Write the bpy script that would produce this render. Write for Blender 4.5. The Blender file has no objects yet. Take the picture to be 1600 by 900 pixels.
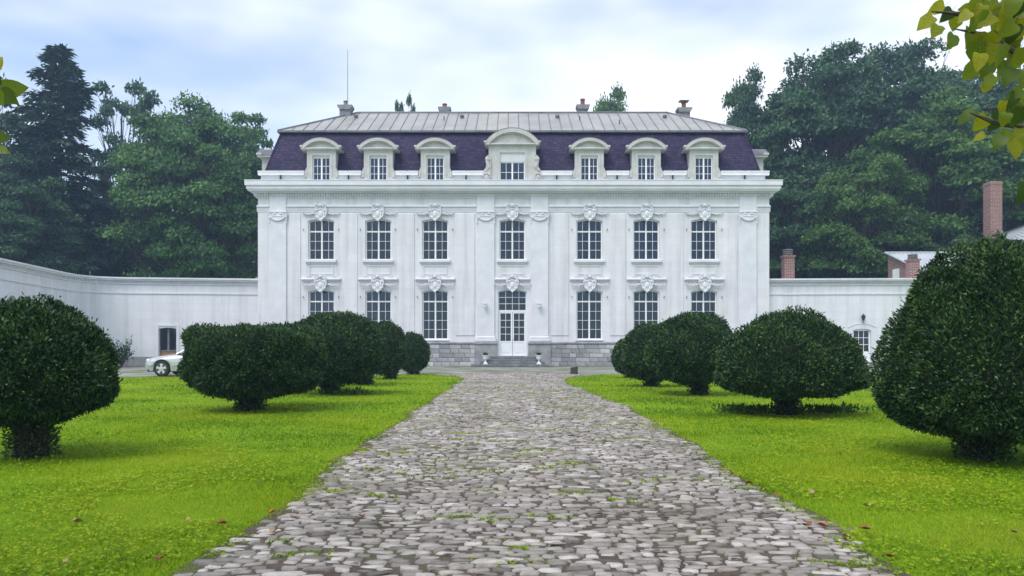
import bpy, math, random
import numpy as np
from mathutils import Vector, Matrix

R = math.radians
PI = math.pi
random.seed(7)
rng = np.random.default_rng(7)
scene = bpy.context.scene
COL = scene.collection

# ------------------------------------------------------------------ camera
cam_data = bpy.data.cameras.new("camera")
cam = bpy.data.objects.new("camera", cam_data)
COL.objects.link(cam)
cam.location = (0, 0, 1.2)
cam.rotation_euler = (R(90), 0, 0)
cam_data.sensor_width = 36.0
cam_data.lens = 27.0
cam_data.shift_y = 93 / 1600
cam_data.clip_start = 0.05
cam_data.clip_end = 2000
scene.camera = cam

# ------------------------------------------------------------------ sky, sun, exposure
SUN_EL, SUN_AZ = 56.0, -145.0        # veiled sun stands high behind the camera, to the left
world = bpy.data.worlds.new("World")
scene.world = world
world.use_nodes = True
wn, wl = world.node_tree.nodes, world.node_tree.links
wn.clear()
w_out = wn.new("ShaderNodeOutputWorld")
w_bg = wn.new("ShaderNodeBackground")
w_bg.inputs["Strength"].default_value = 0.125
sky = wn.new("ShaderNodeTexSky")
sky.sky_type = 'NISHITA'
sky.sun_disc = False
sky.sun_elevation = R(SUN_EL)
sky.sun_rotation = R(SUN_AZ)
sky.air_density = 1.0
sky.dust_density = 0.4
sky.ozone_density = 1.6
w_tc = wn.new("ShaderNodeTexCoord")
w_map = wn.new("ShaderNodeMapping")
w_map.inputs["Scale"].default_value = (1.0, 1.0, 2.6)
w_map.inputs["Location"].default_value = (0.35, 0.1, 0.2)
w_n1 = wn.new("ShaderNodeTexNoise")
w_n1.noise_dimensions = '4D'
w_n1.inputs["W"].default_value = 3.4
w_n1.inputs["Scale"].default_value = 1.7
w_n1.inputs["Detail"].default_value = 4
w_n1.inputs["Roughness"].default_value = 0.55
w_r1 = wn.new("ShaderNodeMapRange")
w_r1.interpolation_type = 'SMOOTHSTEP'
w_r1.inputs["From Min"].default_value = 0.30
w_r1.inputs["From Max"].default_value = 0.68
w_r1.inputs["To Min"].default_value = 0.12
w_r1.inputs["To Max"].default_value = 0.95
w_mix = wn.new("ShaderNodeMix")
w_mix.data_type = 'RGBA'
w_mix.inputs["B"].default_value = (6.7, 6.9, 7.3, 1)
wl.new(w_tc.outputs["Generated"], w_map.inputs["Vector"])
wl.new(w_map.outputs["Vector"], w_n1.inputs["Vector"])
wl.new(w_n1.outputs["Fac"], w_r1.inputs["Value"])
wl.new(w_r1.outputs["Result"], w_mix.inputs["Factor"])
w_tint = wn.new("ShaderNodeMix"); w_tint.data_type = 'RGBA'; w_tint.blend_type = 'MULTIPLY'
w_tint.inputs["Factor"].default_value = 1.0
w_tint.inputs["B"].default_value = (0.80, 0.96, 1.07, 1)
wl.new(sky.outputs["Color"], w_tint.inputs["A"])
wl.new(w_tint.outputs["Result"], w_mix.inputs["A"])
wl.new(w_mix.outputs["Result"], w_bg.inputs["Color"])
wl.new(w_bg.outputs["Background"], w_out.inputs["Surface"])

sun_data = bpy.data.lights.new("sun", 'SUN')
sun_data.energy = 1.75
sun_data.angle = R(35)
sun_data.color = (1.0, 0.96, 0.88)
sun = bpy.data.objects.new("sun", sun_data)
COL.objects.link(sun)
_d = Vector((math.sin(R(SUN_AZ)) * math.cos(R(SUN_EL)), math.cos(R(SUN_AZ)) * math.cos(R(SUN_EL)), math.sin(R(SUN_EL))))
sun.rotation_euler = _d.to_track_quat('Z', 'Y').to_euler()
sun.location = (-30, -30, 60)

vs = scene.view_settings
vs.view_transform = 'Standard'
vs.look = 'None'
vs.gamma = 1.0
vs.use_curve_mapping = False
vs.exposure = 0.66

# ------------------------------------------------------------------ helpers
class MB:
    """collects shapes for one mesh"""
    def __init__(self, M=None):
        self.v, self.f, self.M = [], [], M
    def add(self, vs_, fs_):
        b = len(self.v)
        if self.M is not None:
            vs_ = [tuple(self.M @ Vector(p)) for p in vs_]
        self.v += [tuple(p) for p in vs_]
        self.f += [tuple(i + b for i in f) for f in fs_]
        return self
    def box(self, x0, x1, y0, y1, z0, z1):
        return self.add([(x0,y0,z0),(x1,y0,z0),(x1,y1,z0),(x0,y1,z0),(x0,y0,z1),(x1,y0,z1),(x1,y1,z1),(x0,y1,z1)],
                        [(3,2,1,0),(4,5,6,7),(0,1,5,4),(1,2,6,5),(2,3,7,6),(3,0,4,7)])
    def chamfer(self, x0, x1, y0, y1, z0, z1, c):
        """box with chamfered front (-y) edges"""
        a = [(x0,z0),(x1,z0),(x1,z1),(x0,z1)]
        b = [(x0+c,z0+c),(x1-c,z0+c),(x1-c,z1-c),(x0+c,z1-c)]
        vv = [(x,y1,z) for x,z in a] + [(x,y0+c,z) for x,z in a] + [(x,y0,z) for x,z in b]
        ff = [(3,2,1,0)]
        for o in (0,4):
            for i in range(4):
                j=(i+1)%4
                ff.append((o+i,o+j,o+4+j,o+4+i))
        ff.append((8,9,10,11))
        return self.add(vv, ff)
    def prism(self, pts, y0, y1):
        """polygon in xz extruded along y"""
        n = len(pts)
        vv = [(x,y0,z) for x,z in pts] + [(x,y1,z) for x,z in pts]
        ff = [tuple(range(n)), tuple(range(2*n-1,n-1,-1))]
        for i in range(n):
            j=(i+1)%n
            ff.append((j,i,n+i,n+j))
        return self.add(vv, ff)
    def prism_z(self, pts, z0, z1):
        n = len(pts)
        vv = [(x,y,z0) for x,y in pts] + [(x,y,z1) for x,y in pts]
        ff = [tuple(range(n-1,-1,-1)), tuple(range(n,2*n))]
        for i in range(n):
            j=(i+1)%n
            ff.append((i,j,n+j,n+i))
        return self.add(vv, ff)
    def ring(self, cx, cz, ro, ri, a0, a1, y0, y1, n=14):
        """arched strip in xz"""
        for k in range(n):
            t0, t1 = a0+(a1-a0)*k/n, a0+(a1-a0)*(k+1)/n
            q = [(cx+ri*math.cos(t0),cz+ri*math.sin(t0)),(cx+ro*math.cos(t0),cz+ro*math.sin(t0)),
                 (cx+ro*math.cos(t1),cz+ro*math.sin(t1)),(cx+ri*math.cos(t1),cz+ri*math.sin(t1))]
            vv = [(x,y0,z) for x,z in q]+[(x,y1,z) for x,z in q]
            ff = [(0,1,2,3),(7,6,5,4),(2,1,5,6),(0,3,7,4)]
            if k == 0: ff.append((1,0,4,5))
            if k == n-1: ff.append((3,2,6,7))
            self.add(vv, ff)
        return self
    def tube(self, pts, rad, n=6, cap=True):
        pts = [Vector(p) for p in pts]
        if not hasattr(rad, '__len__'): rad = [rad]*len(pts)
        vv, ff = [], []
        for i,p in enumerate(pts):
            d = (pts[min(i+1,len(pts)-1)]-pts[max(i-1,0)])
            if d.length < 1e-9: d = Vector((0,0,1))
            d.normalize()
            u = d.cross(Vector((0,0,1)) if abs(d.z) < .9 else Vector((0,1,0))).normalized()
            w = d.cross(u)
            for k in range(n):
                a = 2*PI*k/n
                vv.append(p + (u*math.cos(a)+w*math.sin(a))*rad[i])
        for i in range(len(pts)-1):
            for k in range(n):
                j=(k+1)%n
                ff.append((i*n+k,i*n+j,(i+1)*n+j,(i+1)*n+k))
        if cap:
            ff.append(tuple(range(n-1,-1,-1)))
            o=(len(pts)-1)*n
            ff.append(tuple(range(o,o+n)))
        return self.add(vv, ff)
    def lathe(self, prof, n=16, c=(0,0,0)):
        vv, ff = [], []
        for r,z in prof:
            for k in range(n):
                a=2*PI*k/n
                vv.append((c[0]+r*math.cos(a), c[1]+r*math.sin(a), c[2]+z))
        for i in range(len(prof)-1):
            for k in range(n):
                j=(k+1)%n
                ff.append((i*n+k,i*n+j,(i+1)*n+j,(i+1)*n+k))
        ff.append(tuple(range(n-1,-1,-1)))
        o=(len(prof)-1)*n
        ff.append(tuple(range(o,o+n)))
        return self.add(vv, ff)
    def blob(self, c, r, nu=8, nv=5):
        vv=[(c[0],c[1],c[2]-r[2])]; ff=[]
        for i in range(1,nv):
            t=-PI/2+PI*i/nv
            for k in range(nu):
                a=2*PI*k/nu
                vv.append((c[0]+r[0]*math.cos(t)*math.cos(a), c[1]+r[1]*math.cos(t)*math.sin(a), c[2]+r[2]*math.sin(t)))
        vv.append((c[0],c[1],c[2]+r[2]))
        top=len(vv)-1
        for k in range(nu):
            j=(k+1)%nu
            ff.append((0,1+j,1+k))
            ff.append((top,1+(nv-2)*nu+k,1+(nv-2)*nu+j))
            for i in range(nv-2):
                ff.append((1+i*nu+k,1+i*nu+j,1+(i+1)*nu+j,1+(i+1)*nu+k))
        return self.add(vv, ff)
    def mesh(self, name, smooth=False):
        me = bpy.data.meshes.new(name)
        me.from_pydata(self.v, [], self.f)
        if smooth:
            me.polygons.foreach_set("use_smooth", [True]*len(me.polygons))
        me.update()
        return me
    def build(self, name, mat, parent=None, loc=(0,0,0), smooth=False):
        return obj(name, self.mesh(name, smooth), mat, parent, loc)

def obj(name, me, mat, parent=None, loc=(0,0,0), rot=None):
    if mat is not None and not len(me.materials):
        me.materials.append(mat)
    o = bpy.data.objects.new(name, me)
    COL.objects.link(o)
    o.parent = parent
    o.location = loc
    if rot: o.rotation_euler = rot
    return o

def tag(o, label=None, cat=None, group=None, kind=None):
    if label: o["label"] = label
    if cat: o["category"] = cat
    if group: o["group"] = group
    if kind: o["kind"] = kind
    return o

def empty(name, loc=(0,0,0), rz=0):
    o = bpy.data.objects.new(name, None)
    o.empty_display_size = .3
    COL.objects.link(o)
    o.location = loc
    o.rotation_euler = (0,0,rz)
    return o

def copy_tree(o, parent=None):
    c = o.copy(); COL.objects.link(c); c.parent = parent
    for ch in list(o.children): copy_tree(ch, c)
    return c

def np_mesh(name, V, F, tint=None):
    """V (n,3), F (m,k) with constant k"""
    me = bpy.data.meshes.new(name)
    V = np.ascontiguousarray(V, dtype=np.float32); F = np.ascontiguousarray(F, dtype=np.int32)
    m, k = F.shape
    me.vertices.add(len(V)); me.vertices.foreach_set("co", V.ravel())
    me.loops.add(m*k); me.loops.foreach_set("vertex_index", F.ravel())
    me.polygons.add(m)
    me.polygons.foreach_set("loop_start", np.arange(0, m*k, k, dtype=np.int32))
    if tint is not None:
        at = me.attributes.new("tint", 'FLOAT', 'POINT')
        at.data.foreach_set("value", np.ascontiguousarray(tint, dtype=np.float32))
    me.update(calc_edges=True)
    me.validate()
    return me

def unit(a): return a/np.maximum(np.linalg.norm(a,axis=1,keepdims=True),1e-9)

def leaf_quads(P, U, N, L, W):
    """one rhombic leaf per row of P, along U"""
    U = unit(U); V = unit(np.cross(U, N))
    L = np.asarray(L).reshape(-1,1)*np.ones((len(P),1)); W = np.asarray(W).reshape(-1,1)*np.ones((len(P),1))
    v = np.stack([P, P+U*L*.45+V*W*.5, P+U*L, P+U*L*.45-V*W*.5], 1).reshape(-1,3)
    f = np.arange(len(P)*4).reshape(-1,4)
    return v, f

# ------------------------------------------------------------------ materials
def nt(name):
    m = bpy.data.materials.new(name); m.use_nodes = True
    n, l = m.node_tree.nodes, m.node_tree.links
    return m, n, l, n["Principled BSDF"]

def ramp(n, stops):
    r = n.new("ShaderNodeValToRGB")
    e = r.color_ramp.elements
    while len(e) < len(stops): e.new(0.5)
    for k,(p,c) in enumerate(stops):
        e[k].position = p; e[k].color = (*c,1)
    return r

def noise(n, l, scale, detail=4, rough=.55, coord="Object", stretch=None):
    tc = n.new("ShaderNodeTexCoord")
    t = n.new("ShaderNodeTexNoise")
    t.inputs["Scale"].default_value = scale; t.inputs["Detail"].default_value = detail; t.inputs["Roughness"].default_value = rough
    src = tc.outputs[coord]
    if stretch:
        mp = n.new("ShaderNodeMapping"); mp.inputs["Scale"].default_value = stretch
        l.new(src, mp.inputs["Vector"]); src = mp.outputs["Vector"]
    l.new(src, t.inputs["Vector"])
    return t

def add_bump(n, l, bsdf, src, strength, dist):
    b = n.new("ShaderNodeBump"); b.inputs["Strength"].default_value = strength; b.inputs["Distance"].default_value = dist
    l.new(src, b.inputs["Height"]); l.new(b.outputs["Normal"], bsdf.inputs["Normal"])
    return b

def mat_noise(name, c1, c2, scale=2.0, rough=.7, metal=0, bump=0, bdist=.02, bscale=None, lo=.3, hi=.7, stretch=None, spec=.5):
    m,n,l,b = nt(name)
    t = noise(n,l,scale,5,.6,stretch=stretch)
    r = ramp(n,[(lo,c1),(hi,c2)])
    l.new(t.outputs["Fac"], r.inputs["Fac"]); l.new(r.outputs["Color"], b.inputs["Base Color"])
    b.inputs["Roughness"].default_value = rough; b.inputs["Metallic"].default_value = metal
    b.inputs["Specular IOR Level"].default_value = spec
    if bump:
        t2 = noise(n,l,bscale or scale*6,4,.6)
        add_bump(n,l,b,t2.outputs["Fac"],bump,bdist)
    return m

def mixc(n, l, fac, a, b_, mode='MIX'):
    x = n.new("ShaderNodeMix"); x.data_type='RGBA'; x.blend_type = mode
    for s,v in (("Factor",fac),("A",a),("B",b_)):
        if hasattr(v,'is_linked') or hasattr(v,'links'): l.new(v, x.inputs[s])
        elif s=="Factor": x.inputs[s].default_value = v
        else: x.inputs[s].default_value = (*v,1)
    return x.outputs["Result"]

def mat_stucco(name, c1, c2, course=.55):
    """painted masonry: faint block joints, weathering streaks"""
    m,n,l,b = nt(name)
    t = noise(n,l,.7,6,.65)
    st = noise(n,l,1.0,5,.6,stretch=(2.2,2.2,.12))
    r = ramp(n,[(.3,c1),(.68,c2)])
    l.new(t.outputs["Fac"], r.inputs["Fac"])
    r2 = ramp(n,[(.25,(.74,.75,.73)),(.5,(.96,.96,.96)),(.65,(1,1,1))])
    l.new(st.outputs["Fac"], r2.inputs["Fac"])
    col = mixc(n,l,1.0,r.outputs["Color"],r2.outputs["Color"],'MULTIPLY')
    tc = n.new("ShaderNodeTexCoord")
    sp = n.new("ShaderNodeSeparateXYZ"); l.new(tc.outputs["Object"], sp.inputs[0])
    ad = n.new("ShaderNodeMath"); ad.operation='ADD'; l.new(sp.outputs["X"], ad.inputs[0]); l.new(sp.outputs["Y"], ad.inputs[1])
    cb = n.new("ShaderNodeCombineXYZ"); l.new(ad.outputs[0], cb.inputs["X"]); l.new(sp.outputs["Z"], cb.inputs["Y"])
    br = n.new("ShaderNodeTexBrick")
    br.inputs["Scale"].default_value = 1.0; br.inputs["Brick Width"].default_value = 1.25; br.inputs["Row Height"].default_value = course
    br.inputs["Mortar Size"].default_value = .012; br.inputs["Mortar Smooth"].default_value = .6
    br.inputs["Color1"].default_value = (1,1,1,1); br.inputs["Color2"].default_value = (.955,.955,.95,1); br.inputs["Mortar"].default_value=(.87,.87,.875,1)
    l.new(cb.outputs[0], br.inputs["Vector"])
    col = mixc(n,l,1.0,col,br.outputs["Color"],'MULTIPLY')
    l.new(col, b.inputs["Base Color"])
    b.inputs["Roughness"].default_value = .75
    add_bump(n,l,b,br.outputs["Fac"],-.35,.012)
    return m

def mat_leaf(name, cols, rough=.55, trans=.35, clump=.35, spec=.3, clump_scale=.5):
    m,n,l,b = nt(name)
    g = n.new("ShaderNodeNewGeometry")
    r = ramp(n,[(i/(len(cols)-1),c) for i,c in enumerate(cols)])
    t = noise(n,l,clump_scale,3,.5)
    mx = n.new("ShaderNodeMapRange"); mx.inputs["To Min"].default_value=-clump; mx.inputs["To Max"].default_value=clump
    mx.inputs["From Min"].default_value=.3; mx.inputs["From Max"].default_value=.7
    l.new(t.outputs["Fac"], mx.inputs["Value"])
    ad = n.new("ShaderNodeMath"); ad.operation='ADD'; ad.use_clamp=True
    l.new(g.outputs["Random Per Island"], ad.inputs[0]); l.new(mx.outputs[0], ad.inputs[1])
    l.new(ad.outputs[0], r.inputs["Fac"])
    l.new(r.outputs["Color"], b.inputs["Base Color"])
    b.inputs["Roughness"].default_value = rough; b.inputs["Specular IOR Level"].default_value = spec
    tr = n.new("ShaderNodeBsdfTranslucent"); l.new(r.outputs["Color"], tr.inputs["Color"])
    ms = n.new("ShaderNodeMixShader"); ms.inputs[0].default_value = trans
    l.new(b.outputs[0], ms.inputs[1]); l.new(tr.outputs[0], ms.inputs[2])
    l.new(ms.outputs[0], n["Material Output"].inputs["Surface"])
    return m

M = {}
M['stucco'] = mat_stucco("painted_stucco", (.69,.675,.715), (.785,.77,.795))
M['stucco_wing'] = mat_stucco("wing_stucco", (.70,.70,.74), (.78,.78,.81), .5)
M['trim'] = mat_noise("painted_trim", (.62,.62,.66), (.74,.74,.775), 1.3, .7, bump=.15, bdist=.01)
M['gutter'] = mat_noise("white_gutter", (.70,.71,.73), (.82,.82,.83), 2.0, .45)
M['dormer'] = mat_noise("dormer_stone", (.42,.41,.39), (.58,.57,.55), 1.6, .8, bump=.3, bdist=.012)
M['window_white'] = mat_noise("window_paint", (.78,.79,.80), (.84,.84,.85), 3, .4)
M['iron'] = mat_noise("black_iron", (.02,.02,.022), (.05,.05,.05), 8, .5, .3)
M['zinc'] = mat_noise("zinc_sheet", (.26,.26,.255), (.40,.385,.35), .55, .5, .0, bump=.12, bdist=.01, stretch=(1,1,.6))
M['zinc_dark'] = mat_noise("dark_zinc", (.10,.10,.12), (.18,.18,.20), 1.5, .45, .2)
M['interior'] = mat_noise("painted_darkness", (.008,.008,.010), (.018,.017,.016), .6, .9)  # near-black colour stands in for the shade of unlit rooms
M['curtain'] = mat_noise("curtain_cloth", (.62,.63,.66), (.75,.75,.77), 4, .9, stretch=(6,1,.3))
M['wood'] = mat_noise("warm_wood", (.30,.17,.08), (.42,.25,.12), 3, .6, stretch=(1,1,6))
M['terracotta'] = mat_noise("terracotta", (.16,.055,.035), (.26,.09,.05), 5, .8)
M['chimney'] = mat_noise("chimney_render", (.17,.17,.19), (.28,.28,.30), 2.5, .85, bump=.3)
M['step'] = mat_noise("blue_stone_step", (.085,.09,.10), (.23,.24,.25), 2.2, .75, bump=.4, bdist=.015)
M['bark'] = mat_noise("bark", (.035,.028,.02), (.09,.075,.06), 6, .9, bump=.8, bdist=.03, stretch=(1,1,.25))
M['yew_bark'] = mat_noise('yew_bark', (.012,.010,.008), (.035,.026,.02), 6, .95, bump=.8, bdist=.03, stretch=(1,1,.25))
M['cutwood'] = mat_noise("cut_wood", (.20,.16,.11), (.32,.27,.20), 9, .85)
M['urn'] = mat_noise("urn_paint", (.70,.70,.72), (.82,.82,.82), 6, .6)

# slate mansard
m,n,l,b = nt("slate"); M['slate'] = m
tc = n.new("ShaderNodeTexCoord"); sp = n.new("ShaderNodeSeparateXYZ"); l.new(tc.outputs["Object"], sp.inputs[0])
ad = n.new("ShaderNodeMath"); ad.operation='ADD'; l.new(sp.outputs["X"], ad.inputs[0]); l.new(sp.outputs["Y"], ad.inputs[1])
cb = n.new("ShaderNodeCombineXYZ"); l.new(ad.outputs[0], cb.inputs["X"]); l.new(sp.outputs["Z"], cb.inputs["Y"])
br = n.new("ShaderNodeTexBrick"); l.new(cb.outputs[0], br.inputs["Vector"])
br.inputs["Scale"].default_value=1; br.inputs["Brick Width"].default_value=.30; br.inputs["Row Height"].default_value=.18
br.inputs["Mortar Size"].default_value=.016; br.inputs["Bias"].default_value=-.1
br.inputs["Color1"].default_value=(.028,.020,.058,1); br.inputs["Color2"].default_value=(.058,.044,.098,1); br.inputs["Mortar"].default_value=(.010,.009,.022,1)
t = noise(n,l,.9,5,.6); r = ramp(n,[(.3,(.75,.75,.8)),(.7,(1.25,1.2,1.15))]); l.new(t.outputs["Fac"], r.inputs["Fac"])
l.new(mixc(n,l,1.0,br.outputs["Color"],r.outputs["Color"],'MULTIPLY'), b.inputs["Base Color"])
b.inputs["Roughness"].default_value=.75; b.inputs["Specular IOR Level"].default_value=.2
add_bump(n,l,b,br.outputs["Fac"],-.6,.015)

# brick (small, far away)
m,n,l,b = nt("far_brick"); M['brick'] = m
tc = n.new("ShaderNodeTexCoord"); sp = n.new("ShaderNodeSeparateXYZ"); l.new(tc.outputs["Object"], sp.inputs[0])
ad = n.new("ShaderNodeMath"); ad.operation='ADD'; l.new(sp.outputs["X"], ad.inputs[0]); l.new(sp.outputs["Y"], ad.inputs[1])
cb = n.new("ShaderNodeCombineXYZ"); l.new(ad.outputs[0], cb.inputs["X"]); l.new(sp.outputs["Z"], cb.inputs["Y"])
br = n.new("ShaderNodeTexBrick"); l.new(cb.outputs[0], br.inputs["Vector"])
br.inputs["Scale"].default_value=1; br.inputs["Brick Width"].default_value=.28; br.inputs["Row Height"].default_value=.105
br.inputs["Mortar Size"].default_value=.012
br.inputs["Color1"].default_value=(.17,.055,.045,1); br.inputs["Color2"].default_value=(.25,.10,.08,1); br.inputs["Mortar"].default_value=(.42,.37,.35,1)
l.new(br.outputs["Color"], b.inputs["Base Color"]); b.inputs["Roughness"].default_value=.85
add_bump(n,l,b,br.outputs["Fac"],-.5,.012)

# glass: pane tinted dark; blue of the reflected sky put into the gloss colour
m,n,l,b = nt("window_glass"); M['glass'] = m
n.remove(b)
tr = n.new("ShaderNodeBsdfTransparent"); tr.inputs[0].default_value=(.42,.47,.58,1)
gl = n.new("ShaderNodeBsdfGlossy"); gl.inputs["Roughness"].default_value=.03; gl.inputs["Color"].default_value=(.78,.88,1,1)
fr = n.new("ShaderNodeFresnel"); fr.inputs["IOR"].default_value=1.6
wv = noise(n,l,1.3,2,.5); bp = n.new("ShaderNodeBump"); bp.inputs["Strength"].default_value=.12; bp.inputs["Distance"].default_value=.05
l.new(wv.outputs["Fac"], bp.inputs["Height"]); l.new(bp.outputs[0], gl.inputs["Normal"])
ms = n.new("ShaderNodeMixShader"); l.new(fr.outputs[0], ms.inputs[0]); l.new(tr.outputs[0], ms.inputs[1]); l.new(gl.outputs[0], ms.inputs[2])
l.new(ms.outputs[0], n["Material Output"].inputs["Surface"])

# plinth stone, colour differs from block to block
m,n,l,b = nt("plinth_stone"); M['plinth_stone'] = m
oi = n.new("ShaderNodeObjectInfo")
r = ramp(n,[(0,(.27,.27,.28)),(.55,(.38,.38,.39)),(.85,(.52,.51,.51)),(1,(.62,.61,.60))]); l.new(oi.outputs["Random"], r.inputs["Fac"])
t = noise(n,l,3.0,5,.65); r2 = ramp(n,[(.3,(.62,.64,.62)),(.65,(1.05,1.05,1.05))]); l.new(t.outputs["Fac"], r2.inputs["Fac"])
l.new(mixc(n,l,1.0,r.outputs["Color"],r2.outputs["Color"],'MULTIPLY'), b.inputs["Base Color"]); b.inputs["Roughness"].default_value=.85
add_bump(n,l,b,t.outputs["Fac"],.4,.02)
M['plinth'] = mat_noise("plinth_mortar", (.20,.20,.21), (.38,.38,.385), 1.6, .9, bump=.4)

# lawn soil sheet
m,n,l,b = nt("lawn"); M['lawn'] = m
t1 = noise(n,l,.35,5,.6); t2 = noise(n,l,9,5,.7); t3 = noise(n,l,60,3,.7)
r1 = ramp(n,[(.26,(.26,.25,.05)),(.36,(.21,.30,.008)),(.5,(.17,.32,.006)),(.72,(.25,.38,.008))]); l.new(t1.outputs["Fac"], r1.inputs["Fac"])
r2 = ramp(n,[(.3,(.68,.74,.6)),(.7,(1.2,1.15,1.1))]); l.new(t2.outputs["Fac"], r2.inputs["Fac"])
r3 = ramp(n,[(.3,(.75,.78,.7)),(.7,(1.15,1.12,1.1))]); l.new(t3.outputs["Fac"], r3.inputs["Fac"])
c = mixc(n,l,1.0,r1.outputs["Color"],r2.outputs["Color"],'MULTIPLY'); c = mixc(n,l,1.0,c,r3.outputs["Color"],'MULTIPLY')
l.new(c, b.inputs["Base Color"]); b.inputs["Roughness"].default_value=.9; b.inputs["Specular IOR Level"].default_value=.15
add_bump(n,l,b,t3.outputs["Fac"],.7,.03)
M['grass'] = mat_leaf("grass_blades", [(.09,.19,.004),(.22,.37,.005),(.33,.47,.008),(.42,.47,.03)], .6, .45, .55, .2, .45)
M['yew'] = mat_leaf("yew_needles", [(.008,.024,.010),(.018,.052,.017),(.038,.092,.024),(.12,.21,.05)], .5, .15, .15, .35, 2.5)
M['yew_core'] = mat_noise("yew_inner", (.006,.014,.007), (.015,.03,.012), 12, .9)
M['beech'] = mat_leaf("beech_leaves", [(.040,.100,.034),(.078,.180,.046),(.135,.260,.060)], .55, .3, .4, .3, .22)
M['dark_tree'] = mat_leaf("dark_leaves", [(.022,.062,.030),(.046,.112,.044),(.085,.170,.055)], .55, .28, .4, .3, .2)
M['spruce'] = mat_leaf("spruce_needles", [(.018,.044,.034),(.032,.074,.050),(.055,.108,.060)], .6, .12, .3, .3, .3)
M['light_tree'] = mat_leaf("light_leaves", [(.045,.10,.030),(.08,.16,.045),(.12,.20,.07)], .55, .35, .3, .3, .3)
M['mid_tree'] = mat_leaf('mid_leaves', [(.045,.10,.026),(.085,.18,.036),(.14,.26,.05)], .55, .35, .3, .3, .3)
M['weed'] = mat_leaf("weed_leaves", [(.03,.09,.012),(.07,.16,.02),(.11,.22,.03)], .55, .35, .2, .3, 3)

# forecourt gravel, mossy
m,n,l,b = nt("mossy_gravel"); M['gravel'] = m
t1 = noise(n,l,.5,5,.6); t2 = noise(n,l,25,4,.7)
r1 = ramp(n,[(.36,(.13,.15,.085)),(.5,(.22,.225,.17)),(.66,(.36,.355,.33))]); l.new(t1.outputs["Fac"], r1.inputs["Fac"])
r2 = ramp(n,[(.3,(.6,.6,.6)),(.7,(1.3,1.3,1.3))]); l.new(t2.outputs["Fac"], r2.inputs["Fac"])
l.new(mixc(n,l,1.0,r1.outputs["Color"],r2.outputs["Color"],'MULTIPLY'), b.inputs["Base Color"]); b.inputs["Roughness"].default_value=.95
add_bump(n,l,b,t2.outputs["Fac"],.7,.03)

# path bed and cobbles
m,n,l,b = nt("path_bed"); M['bed'] = m
t1 = noise(n,l,.9,5,.65); t2 = noise(n,l,30,4,.7)
r1 = ramp(n,[(.35,(.060,.042,.030)),(.52,(.095,.070,.052)),(.62,(.075,.085,.030)),(.75,(.09,.13,.025))]); l.new(t1.outputs["Fac"], r1.inputs["Fac"])
r2 = ramp(n,[(.3,(.6,.6,.6)),(.7,(1.35,1.3,1.25))]); l.new(t2.outputs["Fac"], r2.inputs["Fac"])
l.new(mixc(n,l,1.0,r1.outputs["Color"],r2.outputs["Color"],'MULTIPLY'), b.inputs["Base Color"]); b.inputs["Roughness"].default_value=.95
add_bump(n,l,b,t2.outputs["Fac"],.8,.02)
m,n,l,b = nt("cobble_stone"); M['cobble'] = m
at = n.new("ShaderNodeAttribute"); at.attribute_name="tint"
r = ramp(n,[(0,(.095,.083,.070)),(.2,(.165,.148,.130)),(.5,(.285,.262,.240)),(.8,(.40,.372,.350)),(1,(.54,.51,.49))]); l.new(at.outputs["Fac"], r.inputs["Fac"])
t = noise(n,l,14,6,.7); r2 = ramp(n,[(.28,(.55,.50,.46)),(.5,(.95,.94,.93)),(.75,(1.22,1.2,1.2))]); l.new(t.outputs["Fac"], r2.inputs["Fac"])
t4 = noise(n,l,.7,4,.6); r4 = ramp(n,[(.32,(.66,.64,.54)),(.5,(.94,.91,.86)),(.65,(1.10,1.05,1.06))]); l.new(t4.outputs["Fac"], r4.inputs["Fac"])
c = mixc(n,l,1.0,r.outputs["Color"],r2.outputs["Color"],'MULTIPLY'); c = mixc(n,l,1.0,c,r4.outputs["Color"],'MULTIPLY')
l.new(c, b.inputs["Base Color"]); b.inputs["Roughness"].default_value=.5
t5 = noise(n,l,45,5,.7); add_bump(n,l,b,t5.outputs["Fac"],.7,.012)

# big lime leaves, yellowing with brown edges
def mat_lime(name, c1, c2, spots):
    m,n,l,b = nt(name)
    oi = n.new("ShaderNodeObjectInfo")
    r = ramp(n,[(0,c1),(1,c2)]); l.new(oi.outputs["Random"], r.inputs["Fac"])
    tc = n.new("ShaderNodeTexCoord")
    va = n.new("ShaderNodeVectorMath"); va.operation='MULTIPLY_ADD'; va.inputs[1].default_value=(1,1,1)
    l.new(tc.outputs["Object"], va.inputs[0]); l.new(oi.outputs["Random"], va.inputs[2])
    t = n.new("ShaderNodeTexNoise"); t.inputs["Scale"].default_value=22; t.inputs["Detail"].default_value=4
    l.new(va.outputs[0], t.inputs["Vector"])
    s = n.new("ShaderNodeMapRange"); s.inputs["From Min"].default_value=spots; s.inputs["From Max"].default_value=spots+.07
    l.new(t.outputs["Fac"], s.inputs["Value"])
    c = mixc(n,l,s.outputs[0],r.outputs["Color"],(.20,.05,.012))
    l.new(c, b.inputs["Base Color"]); b.inputs["Roughness"].default_value=.45
    tr = n.new("ShaderNodeBsdfTranslucent"); l.new(c, tr.inputs["Color"])
    ms = n.new("ShaderNodeMixShader"); ms.inputs[0].default_value=.6
    l.new(b.outputs[0], ms.inputs[1]); l.new(tr.outputs[0], ms.inputs[2]); l.new(ms.outputs[0], n["Material Output"].inputs["Surface"])
    return m
M['lime_leaf'] = mat_lime("lime_leaf", (.13,.22,.012), (.42,.42,.015), .57)
M['lime_green'] = mat_lime("lime_leaf_green", (.03,.08,.010), (.20,.28,.016), .62)
M['dry_leaf'] = mat_noise("dry_leaf", (.16,.05,.02), (.30,.11,.04), 20, .7)
M['red_leaf'] = mat_noise("red_leaf", (.42,.05,.02), (.55,.10,.03), 20, .6)
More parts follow.
